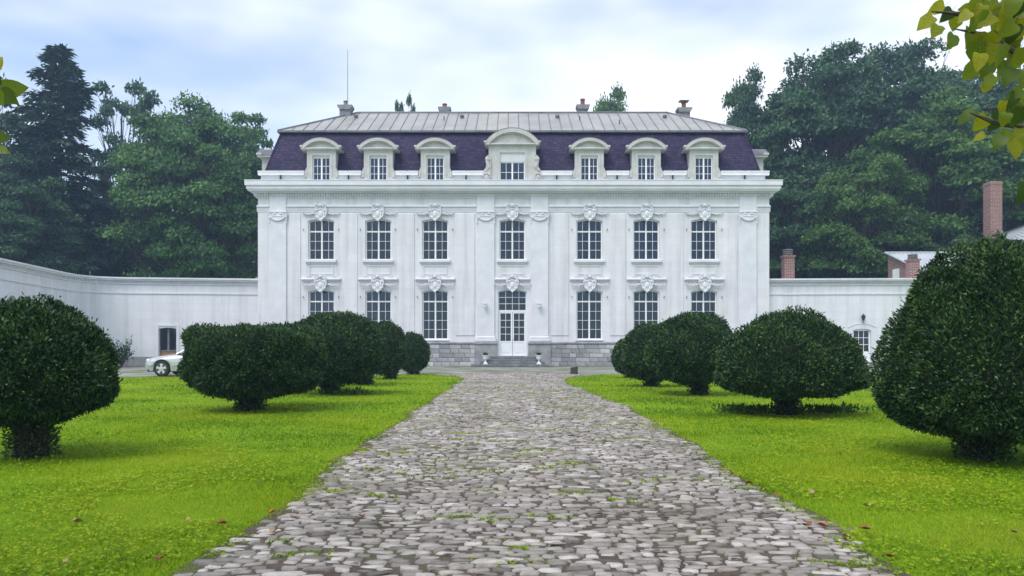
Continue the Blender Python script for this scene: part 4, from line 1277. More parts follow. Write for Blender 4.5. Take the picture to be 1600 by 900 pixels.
# ------------------------------------------------------------------ car
def make_car():
    car=empty("parked_car",(-578/1200*31.4+2.4,31.4+.9,.005))
    tag(car,"silver white saloon car parked before the left wing, half hidden by hedge","car")
    m,n,l,b=nt("car_paint"); b.inputs["Base Color"].default_value=(.50,.52,.55,1); b.inputs["Metallic"].default_value=.35; b.inputs["Roughness"].default_value=.28; b.inputs["Coat Weight"].default_value=.6; M['car']=m
    m,n,l,b=nt("car_glass"); b.inputs["Base Color"].default_value=(.02,.025,.03,1); b.inputs["Roughness"].default_value=.04; M['carglass']=m
    m,n,l,b=nt("tyre_rubber"); b.inputs["Base Color"].default_value=(.015,.015,.016,1); b.inputs["Roughness"].default_value=.8; M['tyre']=m
    m,n,l,b=nt("alloy"); b.inputs["Base Color"].default_value=(.6,.61,.63,1); b.inputs["Metallic"].default_value=.6; b.inputs["Roughness"].default_value=.35; M['alloy']=m
    WX=(-1.62,1.22); WR=.325
    xs_=sorted(set([round(-2.4+.05*k,3) for k in range(97)]))
    def interp(x,pts):
        for (xa,za),(xb,zb) in zip(pts[:-1],pts[1:]):
            if x<=xb: 
                t_=(x-xa)/(xb-xa); t_=max(0,t_); return za+(zb-za)*t_
        return pts[-1][1]
    top=[(-2.4,.56),(-2.36,.66),(-2.28,.73),(-2.1,.785),(-1.7,.85),(-1.2,.905),(-.95,.93),(0,.94),(1.5,.97),(2.1,.96),(2.32,.90),(2.4,.70)]
    hw=[(-2.4,.66),(-2.3,.77),(-2.1,.83),(-1.7,.88),(-.8,.90),(1.2,.90),(2.0,.86),(2.3,.80),(2.4,.70)]
    q=MB(); ncs=8; rows=[]
    for x in xs_:
        zt=interp(x,top); w_=interp(x,hw); zb=.23 if -2.2<x<2.2 else .30
        for wx in WX:
            if abs(x-wx)<.37: zb=max(zb,.32+math.sqrt(.37**2-(x-wx)**2))
        mid=max(zb+.02,min(.60,zt-.12)); hi_=max(mid+.02,zt-.10)
        half=[(w_*.95,zb),(w_*.985,(zb+mid)/2),(w_,mid),(w_*.985,(mid+hi_)/2),(w_*.95,hi_),(w_*.86,zt-.03),(w_*.55,zt+.015),(0,zt+.035)]
        rows.append([(x,-y,z) for y,z in half]+[(x,y,z) for y,z in half[-2::-1]])
    nn=len(rows[0])
    q.add([p for r_ in rows for p in r_],[(i*nn+k,(i+1)*nn+k,(i+1)*nn+k+1,i*nn+k+1) for i in range(len(rows)-1) for k in range(nn-1)]+[tuple(range(nn)),tuple(range(len(rows)*nn-1,(len(rows)-1)*nn-1,-1))])
    q.build("body",M['car'],car,smooth=True)
    MB().box(-2.25,2.25,-.74,.74,.20,.60).build("underbody",M['tyre'],car)
    # glasshouse
    base=[(-.98,.74),(1.68,.72)]; q=MB()
    st=[(-1.0,.93,.78,.93),(-.30,1.36,.60,.95),(.0,1.40,.595,.95),(.6,1.405,.59,.96),(1.05,1.37,.575,.96),(1.72,.97,.74,.97)]
    vv=[]
    for (x,zt,wt,zb) in st: vv+= [(x,-.80,zb-.02),(x,-wt,zt-.035),(x,-wt*.85,zt),(x,wt*.85,zt),(x,wt,zt-.035),(x,.80,zb-.02)]
    q.add(vv,[(i*6+k,i*6+k+1,(i+1)*6+k+1,(i+1)*6+k) for i in range(len(st)-1) for k in range(5)])
    q.build("window_glass",M['carglass'],car,smooth=True)
    q=MB(); vv=[]
    for (x,zt,wt,zb) in [(-.34,1.352,.60,0)]+st[1:5]+[(1.10,1.352,.575,0)]: vv+=[(x,-wt-.012,zt-.045),(x,-wt*.85,zt+.014),(x,wt*.85,zt+.014),(x,wt+.012,zt-.045)]
    q.add(vv,[(i*4+k,i*4+k+1,(i+1)*4+k+1,(i+1)*4+k) for i in range(5) for k in range(3)]); q.build("roof",M['car'],car,smooth=True)
    q=MB()
    for s in (-1,1):
        q.tube([(-1.03,s*.80,.92),(-.32,s*.605,1.345)],.035,6); q.tube([(1.70,s*.78,.96),(1.08,s*.58,1.345)],.07,6); q.tube([(.32,s*.80,.93),(.38,s*.60,1.37)],.03,6)
    q.build("pillar",M['car'],car)
    for s in (-1,1):
        MB().tube([(-2.2,s*.80,.47),(-2.0,s*.865,.47)],.02,5).build("bumper_strip",M['alloy'],car)
        for (xa,xb) in ((-1.2,-.75),(-.72,.30),(.34,.83)): MB().box(xa,xb,s*.895-.012,s*.895+.014,.46,.50).build("side_moulding",M['alloy'],car)
        for x in (-.735,.32): MB().box(x-.006,x+.006,s*.897-.006,s*.897+.008,.30,.90).build("door_gap",M['tyre'],car)
        for x in (.12,.95): MB().box(x,x+.18,s*.895-.01,s*.895+.03,.76,.79).build("door_handle",M['car'],car)
        MB().blob((-.72,s*.95,.99),(.09,.12,.07),8,6).build("side_mirror",M['car'],car,smooth=True)
        MB().blob((-2.25,s*.60,.65),(.13,.17,.10),10,6).build("headlight",M['alloy'],car,smooth=True)
        MB().blob((2.3,s*.62,.75),(.12,.17,.12),10,6).build("tail_light",M['terracotta'],car,smooth=True)
        for wx in WX:
            wh=empty("wheel",(wx,s*.80,WR)); wh.parent=car; wh.rotation_euler=(PI/2 if s<0 else -PI/2,0,0)
            MB().lathe([(.20,-.08),(.29,-.10),(WR,-.07),(WR,.06),(.30,.09),(.215,.095)],28).build("tyre",M['tyre'],wh)
            q=MB(); q.lathe([(.218,.060),(.218,.088),(.205,.100),(.195,.088)][:4],28)
            for k in range(5):
                a=2*PI*k/5+.3; ca,sa=math.cos(a),math.sin(a)
                def rp(r_,t_,z): return (r_*ca-t_*sa,r_*sa+t_*ca,z)
                q.add([rp(.03,-.045,.10),rp(.03,.045,.10),rp(.205,.055,.098),rp(.205,-.055,.098),rp(.03,-.045,.07),rp(.03,.045,.07),rp(.205,.055,.07),rp(.205,-.055,.07)],[(0,3,2,1),(4,5,6,7),(0,1,5,4),(1,2,6,5),(2,3,7,6),(3,0,4,7)])
            q.lathe([(.06,.08),(.06,.112),(.03,.118)],12); q.build("rim",M['alloy'],wh)
    q=MB(); q.box(-2.41,-2.36,-.34,.34,.50,.66); q.build("grille",M['tyre'],car)
    return car
make_car()

# ------------------------------------------------------------------ topiary bushes
def bush(px_, py_base, half_px, top_px, bot_px, nleaf, leaf, label, ex=2.3, trunk_r=.16, cx_px=None, seed=0, depth=None, wide=.38, box=False, exl=1.55):
    Y=depth or 1440/(py_base-543)
    s_=Y/1200; x=(px_-800)*s_
    cxo=0 if cx_px is None else (cx_px-px_)*s_
    hw=half_px*s_-.06; zt=1.2-(top_px-543)*s_-.05; zb=1.2-(bot_px-543)*s_+.02
    root=empty("topiary_bush",(x,Y,0)); tag(root,label,"bush","clipped bushes along the path")
    r_=np.random.default_rng(100+seed)
    # widest point below the middle: rounded top, flatter underside
    zw=zb+(zt-zb)*wide
    def surf(th, ph, scale=1.0, noise_on=True):
        c,sn=np.cos(ph),np.sin(ph)
        ex1=np.where(sn>0, ex if not box else 6.5, exl)
        k_=(np.abs(c)**ex1+np.abs(sn)**ex1)**(-1/ex1)
        rr=k_*hw; up=sn>0
        z=np.where(up, sn*k_*(zt-zw), sn*k_*(zw-zb))
        rx=rr*c
        if noise_on:
            nz=1+.035*np.sin(3*th+seed)+.03*np.sin(5*th+2*ph*2+seed*2)+.035*np.sin(7*ph+4*th+seed*3)+.02*np.sin(13*th-9*ph)
        else: nz=1
        ell=1.0 if not box else 1.0
        return np.stack([cxo+rx*nz*np.cos(th)*scale, rx*nz*np.sin(th)*scale*ell, zw+z*nz*scale],-1)
    n_=nleaf
    th=r_.uniform(0,2*PI,n_); ph=np.arcsin(r_.uniform(-1,1,n_))
    # camera never sees the far side closely, keep it thinner
    keep=(np.sin(th)<.35)|(r_.random(n_)<.45); th,ph=th[keep],ph[keep]; n_=len(th)
    P=surf(th,ph); e_=1e-3
    N=unit(np.cross(surf(th+e_,ph)-P, surf(th,ph+e_)-P))
    depth_=np.abs(r_.normal(0,.05,n_))+.06*np.clip(np.sin(9*th+seed)*np.sin(8*ph+2*th)+np.sin(17*th+11*ph),0,2)*.5
    stick=np.where(r_.random(n_)<.05, r_.uniform(.01,.075,n_), 0)*np.where(N[:,2]>-.2,1,.6)
    P=P-N*(depth_-stick)[:,None]
    up=np.array([0,0,.5])
    U=unit(N*1.0+r_.normal(0,.55,(n_,3))+up*.8)
    Nn=unit(N+r_.normal(0,.6,(n_,3)))
    V_,F_=leaf_quads(P,U,Nn,r_.uniform(.7,1.5,n_)*leaf,r_.uniform(.35,.6,n_)*leaf)
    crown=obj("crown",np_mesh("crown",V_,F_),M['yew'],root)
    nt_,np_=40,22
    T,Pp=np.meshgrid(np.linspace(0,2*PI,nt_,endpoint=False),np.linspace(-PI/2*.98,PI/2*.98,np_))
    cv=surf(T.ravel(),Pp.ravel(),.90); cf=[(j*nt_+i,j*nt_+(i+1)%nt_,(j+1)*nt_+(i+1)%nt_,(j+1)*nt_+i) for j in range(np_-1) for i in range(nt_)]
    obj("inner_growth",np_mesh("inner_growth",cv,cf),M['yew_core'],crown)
    q=MB(); zc=zb+.35*(zt-zb)
    for k in range(5):
        a=2*PI*k/5+seed; q.tube([(.10*math.cos(a),.10*math.sin(a),-.03),(.09*math.cos(a),.09*math.sin(a),zb*.6),(cxo*.6+hw*.35*math.cos(a),hw*.35*math.sin(a),zc)],[trunk_r*.62,trunk_r*.5,trunk_r*.35],7)
    q.build("trunk",M['yew_bark'],root)
    # twigs and shoots round the foot
    m_=int(nleaf*.03)+60
    a=r_.uniform(0,2*PI,m_); rr=trunk_r*(.6+1.1*r_.random(m_)**2); z=r_.uniform(.0,max(zb,.1)+.12,m_)
    P=np.stack([rr*np.cos(a)+cxo*.3,rr*np.sin(a),z],1)
    U=np.stack([np.cos(a)*.8,np.sin(a)*.8,r_.uniform(-.3,1,m_)],1)+r_.normal(0,.3,(m_,3))
    V_,F_=leaf_quads(P,U,r_.normal(0,1,(m_,3)),r_.uniform(.8,1.6,m_)*leaf,leaf*.5)
    obj("foot_shoots",np_mesh("foot_shoots",V_,F_),M['yew'],root)
    return root
bush(50,716,130,466,667,90000,.042,"nearest dark clipped bush on the left, round with a visible trunk",1.95,.15,cx_px=48,seed=1,wide=.32)
bush(388,641,108,509,621,70000,.050,"flat-topped box-shaped clipped bush left of the path",2,.17,cx_px=398,seed=2,box=True,wide=.40,exl=2.2)
bush(515,616,77,489,601,38000,.062,"tall domed bush just behind the flat-topped one, left of the path",2.3,.18,cx_px=522,seed=3,exl=2.0)
bush(573,601.5,45,495,592,20000,.07,"fourth bush from the camera in the left row, mostly hidden",2.3,.16,cx_px=561,seed=4,exl=2.0)
bush(613,592.5,33,502,586,14000,.075,"fifth bush from the camera in the left row, narrow sliver visible",2.3,.15,cx_px=604,seed=5,exl=2.0)
bush(646,585,27,520,581,13000,.08,"farthest small round bush of the left row, beside the cobbled drive",2.2,.16,cx_px=645,seed=6,exl=2.0)
bush(1532,718,166,376,686,110000,.044,"biggest and nearest clipped bush on the right, cut by frame edge",1.84,.17,cx_px=1546,seed=7,wide=.24,exl=2.2)
bush(1228,648,117,484,620,70000,.050,"wide mushroom-shaped bush on a short trunk, second in the right row",1.85,.15,cx_px=1231,seed=8,wide=.24,exl=2.6)
bush(1096,617,73,489,600,36000,.062,"rounded bush third from the camera in the right row",2.1,.16,cx_px=1081,seed=9,wide=.38,exl=2.0)
bush(1018,604,48,505,595,20000,.07,"fourth bush of the right row, half hidden by the third",2.3,.15,cx_px=1018,seed=10,exl=2.0)
bush(986,591,28,528,585,13000,.078,"smallest and farthest bush of the right row near the stump",2.2,.15,cx_px=984,seed=11,exl=2.0)

def weeds(name,label,cx,cy,sx,sy,n_,L,cat="plant",mat='weed',h=.12):
    P=np.stack([rng.normal(cx,sx,n_),rng.normal(cy,sy,n_),rng.uniform(0,h,n_)],1)
    U=np.stack([rng.normal(0,.8,n_),rng.normal(0,.8,n_),rng.uniform(.2,1.6,n_)],1)
    V_,F_=leaf_quads(P-np.array([cx,cy,0]),U,rng.normal(0,1,(n_,3)),rng.uniform(.6,1.5,n_)*L,L*.45)
    tag(obj(name,np_mesh(name,V_,F_),M[mat],None,(cx,cy,0)),label,cat,kind="stuff")
weeds("ground_shoots","low leafy shoots on the lawn left of the mushroom bush's trunk",4.25,13.9,.28,.10,420,.09)
weeds("ground_shoots","low leafy shoots on the lawn right of the mushroom bush's trunk",5.75,13.9,.35,.10,420,.09)
weeds("ground_shoots","dark low shoots on the lawn before the domed left bush",-4.05,19.4,.30,.10,260,.10)
# shrub against the left wing
def shrub(cx,cy,label):
    root=empty("wall_shrub",(cx,cy,0)); tag(root,label,"shrub")
    q=MB(); P=[];U=[]
    for k in range(16):
        a=rng.uniform(0,2*PI); tip=np.array([math.cos(a)*rng.uniform(.3,1.1),math.sin(a)*.25,rng.uniform(.8,1.75)])
        q.tube([(0,0,0),tuple(tip*.5+np.array([0,0,.15])),tuple(tip)],[.025,.018,.008],5)
        t_=rng.uniform(.35,1.05,60); P.append(t_[:,None]*tip+rng.normal(0,.09,(60,3))); U.append(rng.normal(0,1,(60,3))+np.array([0,0,.3]))
    P=np.concatenate(P); V_,F_=leaf_quads(P,np.concatenate(U),rng.normal(0,1,P.shape),rng.uniform(.08,.17,len(P)),.07)
    q.build("stem",M['bark'],root); obj("foliage",np_mesh("foliage",V_,F_),M['dark_tree'],root)
shrub((190-800)/1200*46.5,46.5,"straggly shrub against the left wing beside the nearest left bush")

# ------------------------------------------------------------------ trees behind
def crown_tree(seed,H,Rr,zb_frac,ncl,lpc,leaf,trunk_r,flat=.8):
    r_=np.random.default_rng(seed); q=MB()
    zb_=H*zb_frac; cz=(H+zb_)/2; hz_=(H-zb_)/2
    q.tube([(0,0,-.2),(r_.normal(0,.2),r_.normal(0,.2),H*.2),(r_.normal(0,.4),r_.normal(0,.4),H*.45),(r_.normal(0,.6),r_.normal(0,.6),H*.8)],[trunk_r,trunk_r*.8,trunk_r*.6,trunk_r*.15],8)
    Pl,Ul,Nl=[],[],[]
    d=unit(r_.normal(0,1,(ncl,3))); rad=r_.uniform(.25,1,ncl)**.45
    C=d*rad[:,None]*np.array([Rr,Rr,hz_])*.84+np.array([0,0,cz])
    # leave some holes in the crown: drop clumps by a coarse pattern
    for k in range(ncl):
        c=C[k]; cr=Rr*r_.uniform(.17,.32)*(1.15-.35*rad[k])
        z0=max(H*.15,c[2]*.55); st0=np.array([0,0,z0]); mid=(st0+c)/2+np.array([r_.normal(0,.4),r_.normal(0,.4),-.05*H*r_.random()])
        q.tube([tuple(st0),tuple(mid),tuple(c)],[trunk_r*.32,trunk_r*.18,.03],5,False)
        for _ in range(3):
            e2=c+r_.normal(0,cr*.6,3); q.tube([tuple((mid+c)/2),tuple(e2)],[trunk_r*.09,.02],4,False)
        n_=int(lpc*r_.uniform(.6,1.3)); dd=unit(r_.normal(0,1,(n_,3))); dd[:,2]=np.abs(dd[:,2])*.85-.25*r_.random(n_)
        p=c+dd*cr*(r_.random((n_,1))**.4)*np.array([1,1,flat])*r_.uniform(.8,1.15,(n_,1))
        Pl.append(p); Ul.append(dd*.5+r_.normal(0,.7,(n_,3))+np.array([0,0,-.25])); Nl.append(dd+r_.normal(0,.5,(n_,3))+np.array([0,0,.6]))
    P,U,N=map(np.concatenate,(Pl,Ul,Nl))
    V_,F_=leaf_quads(P,U,N,r_.uniform(.6,1.5,len(P))*leaf,r_.uniform(.5,.9,len(P))*leaf)
    return q.mesh("trunk"), np_mesh("crown",V_,F_)
def spruce_tree(seed,H,Rr,leaf):
    r_=np.random.default_rng(seed); q=MB(); q.tube([(0,0,-.2),(0,0,H*.5),(0,0,H)],[H*.016,H*.009,.03],8)
    Pl,Ul,Nl=[],[],[]
    z=H*.06
    while z<H*.995:
        f=1-z/H; L=Rr*(f**.56)*r_.uniform(.85,1.1)+.25; nb_=int(6+7*f)
        for k in range(nb_):
            a=r_.uniform(0,2*PI); l_=L*r_.uniform(.65,1.12); dirv=np.array([math.cos(a),math.sin(a),0])
            n_=int(18+26*l_); t_=r_.random(n_)**.75
            zz=z+l_*(.20*t_-.42*t_**2)+.25*np.clip(t_-.85,0,1)*l_
            side=np.array([-math.sin(a),math.cos(a),0]); sw=r_.normal(0,1,n_)*(.10+.16*l_*(1-t_)*.6)
            p=dirv*(t_*l_)[:,None]+side*sw[:,None]+np.stack([0*zz,0*zz,zz-np.abs(r_.normal(0,.16,n_))],1)
            Pl.append(p); Ul.append(dirv*.8+side*np.sign(sw)[:,None]*.6+np.array([0,0,-.35])+r_.normal(0,.35,(n_,3))); Nl.append(np.array([0,0,1])+r_.normal(0,.5,(n_,3)))
            if k%2==0: q.tube([(0,0,z),tuple(dirv*l_*.5+np.array([0,0,z-.01*l_])),tuple(dirv*l_+np.array([0,0,z-.2*l_]))],[.06*l_*.4+.01,.03,.01],4,False)
        z+=H*.017*(1+.6*f)
    P,U,N=map(np.concatenate,(Pl,Ul,Nl))
    V_,F_=leaf_quads(P,U,N,r_.uniform(.6,1.5,len(P))*leaf,r_.uniform(.25,.45,len(P))*leaf)
    return q.mesh("trunk"), np_mesh("crown",V_,F_)
protos={
 'a':crown_tree(21,24,8.5,.10,110,560,.34,.55),
 'b':crown_tree(22,30,8.5,.08,135,520,.36,.65),
 'c':crown_tree(23,26,9.5,.06,150,560,.34,.6,.7),
 't':crown_tree(24,22,4.2,.35,34,230,.30,.30),
 's':spruce_tree(25,30,6.6,.62),
}
def tree(name,kind,px_,py_top,Y,wpx,mat,label,rz=0,H0=None,squash=1.0):
    H0={'a':24,'b':30,'c':26,'t':22,'s':30}[kind]; R0={'a':8.5,'b':8.5,'c':9.5,'t':4.2,'s':6.6}[kind]
    H=1.2+(543-py_top)*Y/1200; wd=wpx*Y/1200
    sx=wd/(2*R0); sz=H/H0
    root=empty(name,((px_-800)/1200*Y,Y,0),rz); tag(root,label,"tree","trees behind the house and wings")
    tm,cm_=protos[kind]
    co=np.empty(len(cm_.vertices)*3,dtype=np.float32); cm_.vertices.foreach_get("co",co); co=co.reshape(-1,3)
    sz=H/np.percentile(co[:,2],99.8); sx=wd/(2*np.percentile(np.hypot(co[:,0],co[:,1]),99.0))
    t_=obj("trunk",tm,M['bark'],root); t_.scale=(sx,sx,sz)
    c_=bpy.data.objects.new("crown",cm_); 
    if not cm_.materials: cm_.materials.append(M[mat])
    COL.objects.link(c_); c_.parent=root; c_.scale=(sx,sx,sz)
    c_.material_slots[0].link='OBJECT'; c_.material_slots[0].material=M[mat]
    return root
tree("spruce_tree",'s',92,78,74,235,'spruce',"tall dark blue-green spruce with ragged spire at the far left")
tree("broadleaf_tree",'c',300,160,76,250,'beech',"broad rounded green tree between the spruce and the house",.6)
tree("broadleaf_tree",'a',310,178,86,260,'beech',"green crown backing the broad rounded tree left of the house",2.6)
tree("broadleaf_tree",'t',192,128,92,120,'dark_tree',"thin open-crowned tree showing above, right of the spruce",1.2)
tree("broadleaf_tree",'t',370,172,84,120,'beech',"thin loose-crowned tree beside the house's left roof edge",2.4)
tree("broadleaf_tree",'c',20,250,70,200,'dark_tree',"dark low tree below the spruce at the left edge",3.0)
tree("broadleaf_tree",'c',150,300,82,230,'dark_tree',"shadowed tree filling the gap under spruce and round tree",4.1)
tree("broadleaf_tree",'t',-8,130,80,150,'dark_tree',"sparse tree cut by the left frame edge behind the spruce",.3)
tree("broadleaf_tree",'t',634,149,96,34,'dark_tree',"taller slim tree tip peeping over the roof ridge",1.0)
tree("broadleaf_tree",'t',618,158,97,26,'dark_tree',"shorter slim tree tip peeping over the roof ridge",2.0)
tree("broadleaf_tree",'a',962,146,98,125,'beech',"small tree top showing over the roof ridge beside a chimney",2.0)
tree("broadleaf_tree",'b',1290,80,82,250,'dark_tree',"tall dark tree rising right behind the house's corner",.4)
tree("broadleaf_tree",'b',1425,70,90,260,'dark_tree',"tallest dark tree on the right, left of overhanging leaves",2.1)
tree("broadleaf_tree",'a',1178,118,86,140,'dark_tree',"feathery tree top just right of the mansard's end",1.5)
tree("broadleaf_tree",'c',1478,150,74,330,'mid_tree',"big lighter green tree sloping down behind the brick shed",.9)
tree("broadleaf_tree",'c',1590,120,80,280,'dark_tree',"dark tree at the right frame edge behind overhanging leaves",3.4)
tree("broadleaf_tree",'a',1352,235,70,190,'mid_tree',"mid-green tree low between the dark tree and the shed",5.0)
tree("broadleaf_tree",'a',1250,250,76,200,'dark_tree',"deep shaded tree beside the house's right wall",5.6)
tree("broadleaf_tree",'t',1496,370,63,100,'light_tree',"small pale green tree between shed and tall brick chimney",5.6)
# woodland mass behind
Pl=[]
wr=np.random.default_rng(77)
for (x0,x1,yc,hmax) in ((-75,-36,104,22),(32,95,108,27)):
    n_=30000; x=wr.uniform(x0,x1,n_); hloc=hmax*(.75+.25*vnoise(x*.12,0*x,3)); 
    Pl.append(np.stack([x,yc+wr.normal(0,2.5,n_),wr.random(n_)*hloc],1))
P=np.concatenate(Pl); V_,F_=leaf_quads(P,wr.normal(0,1,P.shape),wr.normal(0,1,P.shape)+np.array([0,-.5,.5]),wr.uniform(.5,1.1,len(P)),wr.uniform(.4,.7,len(P)))
tag(obj("woodland",np_mesh("woodland",V_,F_),M['dark_tree']),"dark mass of woodland behind the trees","woodland",kind="stuff")

# ------------------------------------------------------------------ lime trees overhanging the camera
def leaf_mesh(seed):
    r_=random.Random(seed)
    out=[(0,0)]; half=[(.14,-.06),(.33,-.05),(.46,.10),(.49,.30),(.44,.52),(.31,.72),(.15,.90),(0,1.06)]
    half=[(w_*(1+r_.uniform(-.1,.1)),t_) for w_,t_ in half]
    ax=[0,.05,.15,.3,.5,.7,.88,1.06]; vv=[]; ff=[]
    def bend(w_,t_): return .16*abs(w_)*1.0 - .34*t_*t_ + .03*math.sin(7*t_+seed)
    V=[(0,0,0)]
    spine=[(0,t_,bend(0,t_)) for _,t_ in half[:-1]]
    R_=[(w_,t_,bend(w_,t_)) for w_,t_ in half]; L_=[(-w_*r_.uniform(.9,1.1),t_,bend(w_,t_)+.02) for w_,t_ in half]
    q=MB(); n_=len(half)
    sp=[(0,max(0,t_),bend(0,max(0,t_))) for _,t_ in half]
    q.add(sp+R_[:-1]+L_[:-1],[])
    def idx(k,side): return k if side==0 else (n_+k if side==1 else n_+(n_-1)+k)
    for k in range(n_-2):
        q.f.append((idx(k,0),idx(k,1),idx(k+1,1),idx(k+1,0))); q.f.append((idx(k,0),idx(k+1,0),idx(k+1,2),idx(k,2)))
    q.f.append((idx(n_-2,0),idx(n_-2,1),n_-1)); q.f.append((idx(n_-2,0),n_-1,idx(n_-2,2)))
    q.tube([(0,0,0),(0,-.18,.03),(.02,-.42,.10)],[.012,.010,.010],4)
    return q.mesh("leaf",True)
leafs=[leaf_mesh(s) for s in range(5)]
for me_ in leafs[:3]: me_.materials.append(M['lime_leaf'])
for me_ in leafs[3:]: me_.materials.append(M['lime_green'])
def pixp(px_,py_,Y): return Vector(((px_-800)/1200*Y,Y,1.2-(py_-543)/1200*Y))
def lime_tree(loc,label,branches,leaves,seed,side):
    r_=random.Random(seed); nr_=np.random.default_rng(seed)
    root=empty("lime_tree",loc); tag(root,label,"tree")
    L0=Vector(loc)
    q=MB(); q.tube([(0,0,-.1),(.05,0,1.5),(0,.1,3.2),(.1,0,5.5)],[.24,.19,.16,.08],10)
    q.build("trunk",M['bark'],root)
    bl=[]
    for bi,br_ in enumerate(branches):
        pts=[pixp(*p)-L0 for p in br_]
        start=Vector((0,.05,2.9-.25*bi)); mid=(start+pts[0])/2+Vector((0,0,.25))
        q=MB(); q.tube([start,mid]+pts,[.05,.03]+[.008+.004*(1-i/len(pts)) for i in range(len(pts))][:-1]+[.002],6)
        b=q.build("branch",M['bark'],root); bl.append((b,pts))
    for (px_,py_,size,ang) in leaves:
        Y=3.2+r_.uniform(-.18,.18); c=pixp(px_,py_,Y)-L0
        b=min(bl,key=lambda b_:min((p-c).length for p in b_[1]))[0]
        o=obj("leaf",leafs[r_.randrange(5)],None,b)
        sz=size*.74*Y/1200
        # tip points along ang in the picture plane, blade tilts towards or away from the camera
        tip=Vector((math.cos(ang),r_.uniform(-.5,.5),math.sin(ang))).normalized()
        nrm_=Vector((r_.uniform(-.5,.5),-1,r_.uniform(-.2,.9))); zax=(nrm_-tip*nrm_.dot(tip)).normalized(); xax=tip.cross(zax)
        Rm=Matrix((xax,tip,zax)).transposed()
        o.rotation_euler=Rm.to_euler(); o.scale=(sz,)*3; o.location=c-tip*sz*.5
        # twig from the stalk to the branch
    # crown above, out of the picture
    n_=2600; P=nr_.normal(0,1,(n_,3)); P=unit(P)*(nr_.random((n_,1))**.4)*np.array([2.1,1.9,1.6])+np.array([side*.7,-1.4,6.0])
    V_,F_=leaf_quads(P,nr_.normal(0,1,(n_,3)),nr_.normal(0,1,(n_,3)),.13,.11)
    cr=obj("crown",np_mesh("crown",V_,F_),M['weed'],root); cr["kind"]="stuff"
    return root

cl=[(125,95,34,215),(172,36,30,200),(172,130,30,240),(222,62,32,225),(240,175,34,250),(298,38,26,190),(252,98,30,260),(318,158,40,265),(382,38,44,240),(388,82,36,215),
    (430,172,40,265),(352,218,44,255),(318,305,38,225),(388,292,40,250),(450,235,42,275),(482,325,38,240),(500,85,44,280),(522,28,40,255),(500,190,44,300),(402,345,30,225),(384,372,24,260),
    (298,497,36,205),(455,455,24,260),(362,525,34,235),(428,518,40,225),(438,602,32,235),(506,400,30,205),(535,430,34,265),(520,500,40,265),(512,625,42,280),(545,818,40,265),(355,582,22,200),
    (340,100,34,235),(440,110,42,260),(470,40,40,240),(470,130,40,250),(410,250,36,265),(530,130,44,270),(530,250,44,280),(420,30,36,225),(460,290,34,230),(545,330,36,265),(290,70,28,215),(350,55,34,240),(490,455,34,265),(545,560,36,280),(400,180,36,240)]
_lr=random.Random(41)
for _k in range(34):
    _x=_lr.uniform(330,560); _y=_lr.uniform(-15,260)
    if _x>300+.35*max(_y-120,0): cl.append((_x,_y,_lr.uniform(26,42),_lr.uniform(205,285)))
for _k in range(9): cl.append((_lr.uniform(440,560),_lr.uniform(390,640),_lr.uniform(26,38),_lr.uniform(215,285)))
lime_tree((5.0,1.3,0),"lime tree whose yellowing branches hang into the upper right corner",
    [[(1660,40,3.25),(1580,28,3.2),(1500,22,3.2),(1455,18,3.2)],[(1660,130,3.2),(1600,90,3.2),(1545,55,3.2),(1490,45,3.2)],[(1660,205,3.25),(1600,200,3.2),(1550,190,3.2),(1515,176,3.2)],[(1660,165,3.2),(1600,168,3.2),(1535,171,3.2)],[(1680,270,3.2),(1625,262,3.2),(1598,280,3.2)]],
    [(1400+x/2.727,y/2.727,s,R(a)) for x,y,s,a in cl],5,1)
lime_tree((-5.0,1.3,0),"lime tree whose few leaf tips enter at the left edge",
    [[(-60,165,3.2),(-20,158,3.2),(8,150,3.2)],[(-60,225,3.2),(-20,222,3.2),(2,218,3.2)],[(-60,90,3.2),(-25,92,3.2),(-4,96,3.2)]],
    [(22,138,42,R(10)),(14,152,36,R(-30)),(-4,152,30,R(-60)),(-3,98,24,R(-70)),(-4,124,20,R(-60)),(4,214,26,R(10)),(2,234,28,R(-10)),(-18,140,34,R(-80)),(-16,210,34,R(-40))],6,-1)

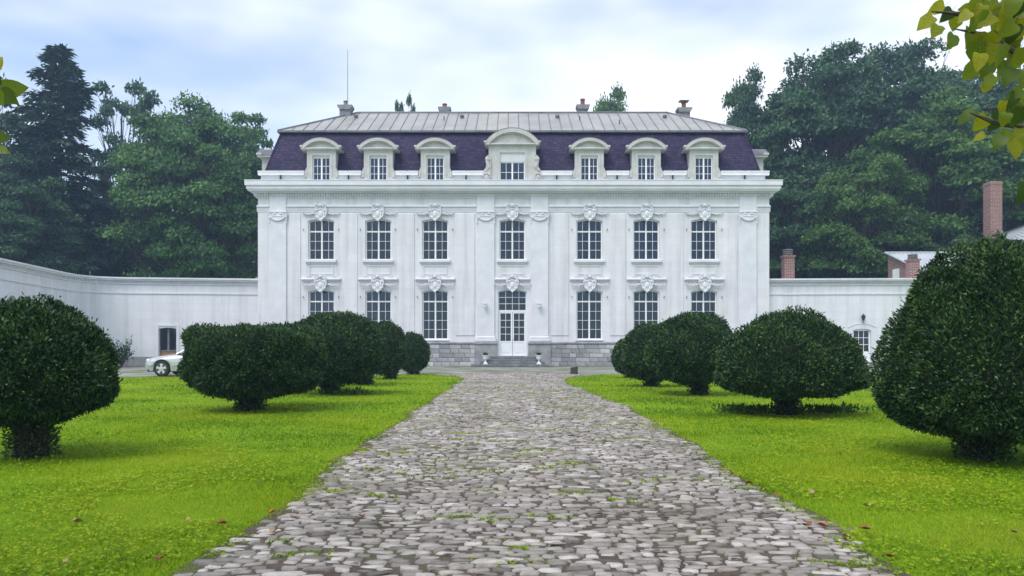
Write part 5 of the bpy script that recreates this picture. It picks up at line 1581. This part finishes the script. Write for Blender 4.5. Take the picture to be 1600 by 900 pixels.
# ------------------------------------------------------------------ fallen leaves
fl=[(425,808,'red_leaf',"single bright red leaf at the path's left edge"),(1212,781,'dry_leaf',"curled dark brown leaf at the path's right edge"),
    (1284,826,'red_leaf',"orange-red fallen leaf on the right grass verge"),(1262,828,'dry_leaf',"brown fallen leaf beside the orange-red one on the right verge"),
    (1322,846,'tan_leaf',"pale tan fallen leaf low on the right verge"),(566,821,'dry_leaf',"dark brown leaf lying on the cobbles left of centre"),(428,842,'tan_leaf',"tan leaf on cobbles below the bright red leaf"),
    (348,826,'dry_leaf',"brown leaf at the left verge below the red leaf"),(250,883,'dry_leaf',"brown leaf nearest the bottom left corner of the drive"),(292,820,'tan_leaf',"tan leaf in the left grass beside the brown one"),(120,823,'tan_leaf',"tan leaf alone on the far left grass"),(1170,761,'dry_leaf',"brown leaf at the right edge of the cobbles, above the curled dark one"),(1142,747,'dry_leaf',"brown leaf farthest up the cobbles' right edge"),(1272,777,'tan_leaf',"tan leaf on the right lawn above the orange-red leaf"),
    (1352,835,'dry_leaf',"brown leaf just right of the pale tan leaf on the right verge"),(1500,722,'dry_leaf',"brown leaf on the lawn under the biggest right bush"),(1355,798,'tan_leaf',"tan leaf in the right lawn, higher than the verge leaves"),(1390,880,'dry_leaf',"brown leaf at the bottom of the right verge"),(404,760,'tan_leaf',"tan leaf in the left lawn above the bright red leaf"),(1585,840,'tan_leaf',"tan leaf at the right frame edge on the lawn"),(100,887,'tan_leaf',"tan leaf at the bottom of the far left lawn")]
def dry_mesh(seed):
    r_=random.Random(seed); q=MB(); n_=10; rim=[]
    for k in range(n_):
        a=2*PI*k/n_; rr=(.5 if k%2 else .36)*(1+r_.uniform(-.15,.15)); rim.append((rr*math.cos(a),rr*.75*math.sin(a),.10+.22*abs(math.sin(a))**2+r_.uniform(-.03,.05)))
    q.add([(0,0,.04)]+rim,[(0,1+k,1+(k+1)%n_) for k in range(n_)]); q.tube([(.4,0,.1),(.62,.05,.2)],.02,4)
    return q.mesh("fallen_leaf",True)
dms={}
for i,(px_,py_,mt,lab) in enumerate(fl):
    Y=1440/(py_-543); x=(px_-800)/1200*Y
    key=(mt,i%3)
    if key not in dms:
        dms[key]=dry_mesh(i); dms[key].materials.append(M[mt])
    onpath=float(path_l(Y))<x<float(path_r(Y))
    o=obj("fallen_leaf",dms[key],None,None,(x,Y,(float(path_z(x,Y))+.002) if onpath else .03))
    sz=random.uniform(.055,.09); o.scale=(sz,sz,sz); o.rotation_euler=(random.uniform(-.2,.2),random.uniform(-.2,.2),random.uniform(0,6.28))
    tag(o,lab or ("small brown fallen leaf on the grass or path edge" if mt=='dry_leaf' else "small tan fallen leaf on the grass or path edge"),"leaf","fallen leaves along the path")

# ------------------------------------------------------------------ haze
HAZE=.0011
m=bpy.data.materials.new("haze_air"); m.use_nodes=True; n,l=m.node_tree.nodes,m.node_tree.links; n.clear()
out=n.new("ShaderNodeOutputMaterial"); pv=n.new("ShaderNodeVolumePrincipled")
pv.inputs["Color"].default_value=(.50,.70,1.0,1); pv.inputs["Density"].default_value=HAZE; pv.inputs["Anisotropy"].default_value=.2
l.new(pv.outputs[0],out.inputs["Volume"])
if HAZE>0:
    hz_o=MB().box(-230,230,-90,370,-1.0,46).build("haze",m)
    tag(hz_o,"thin bluish haze filling the air","haze",kind="stuff")
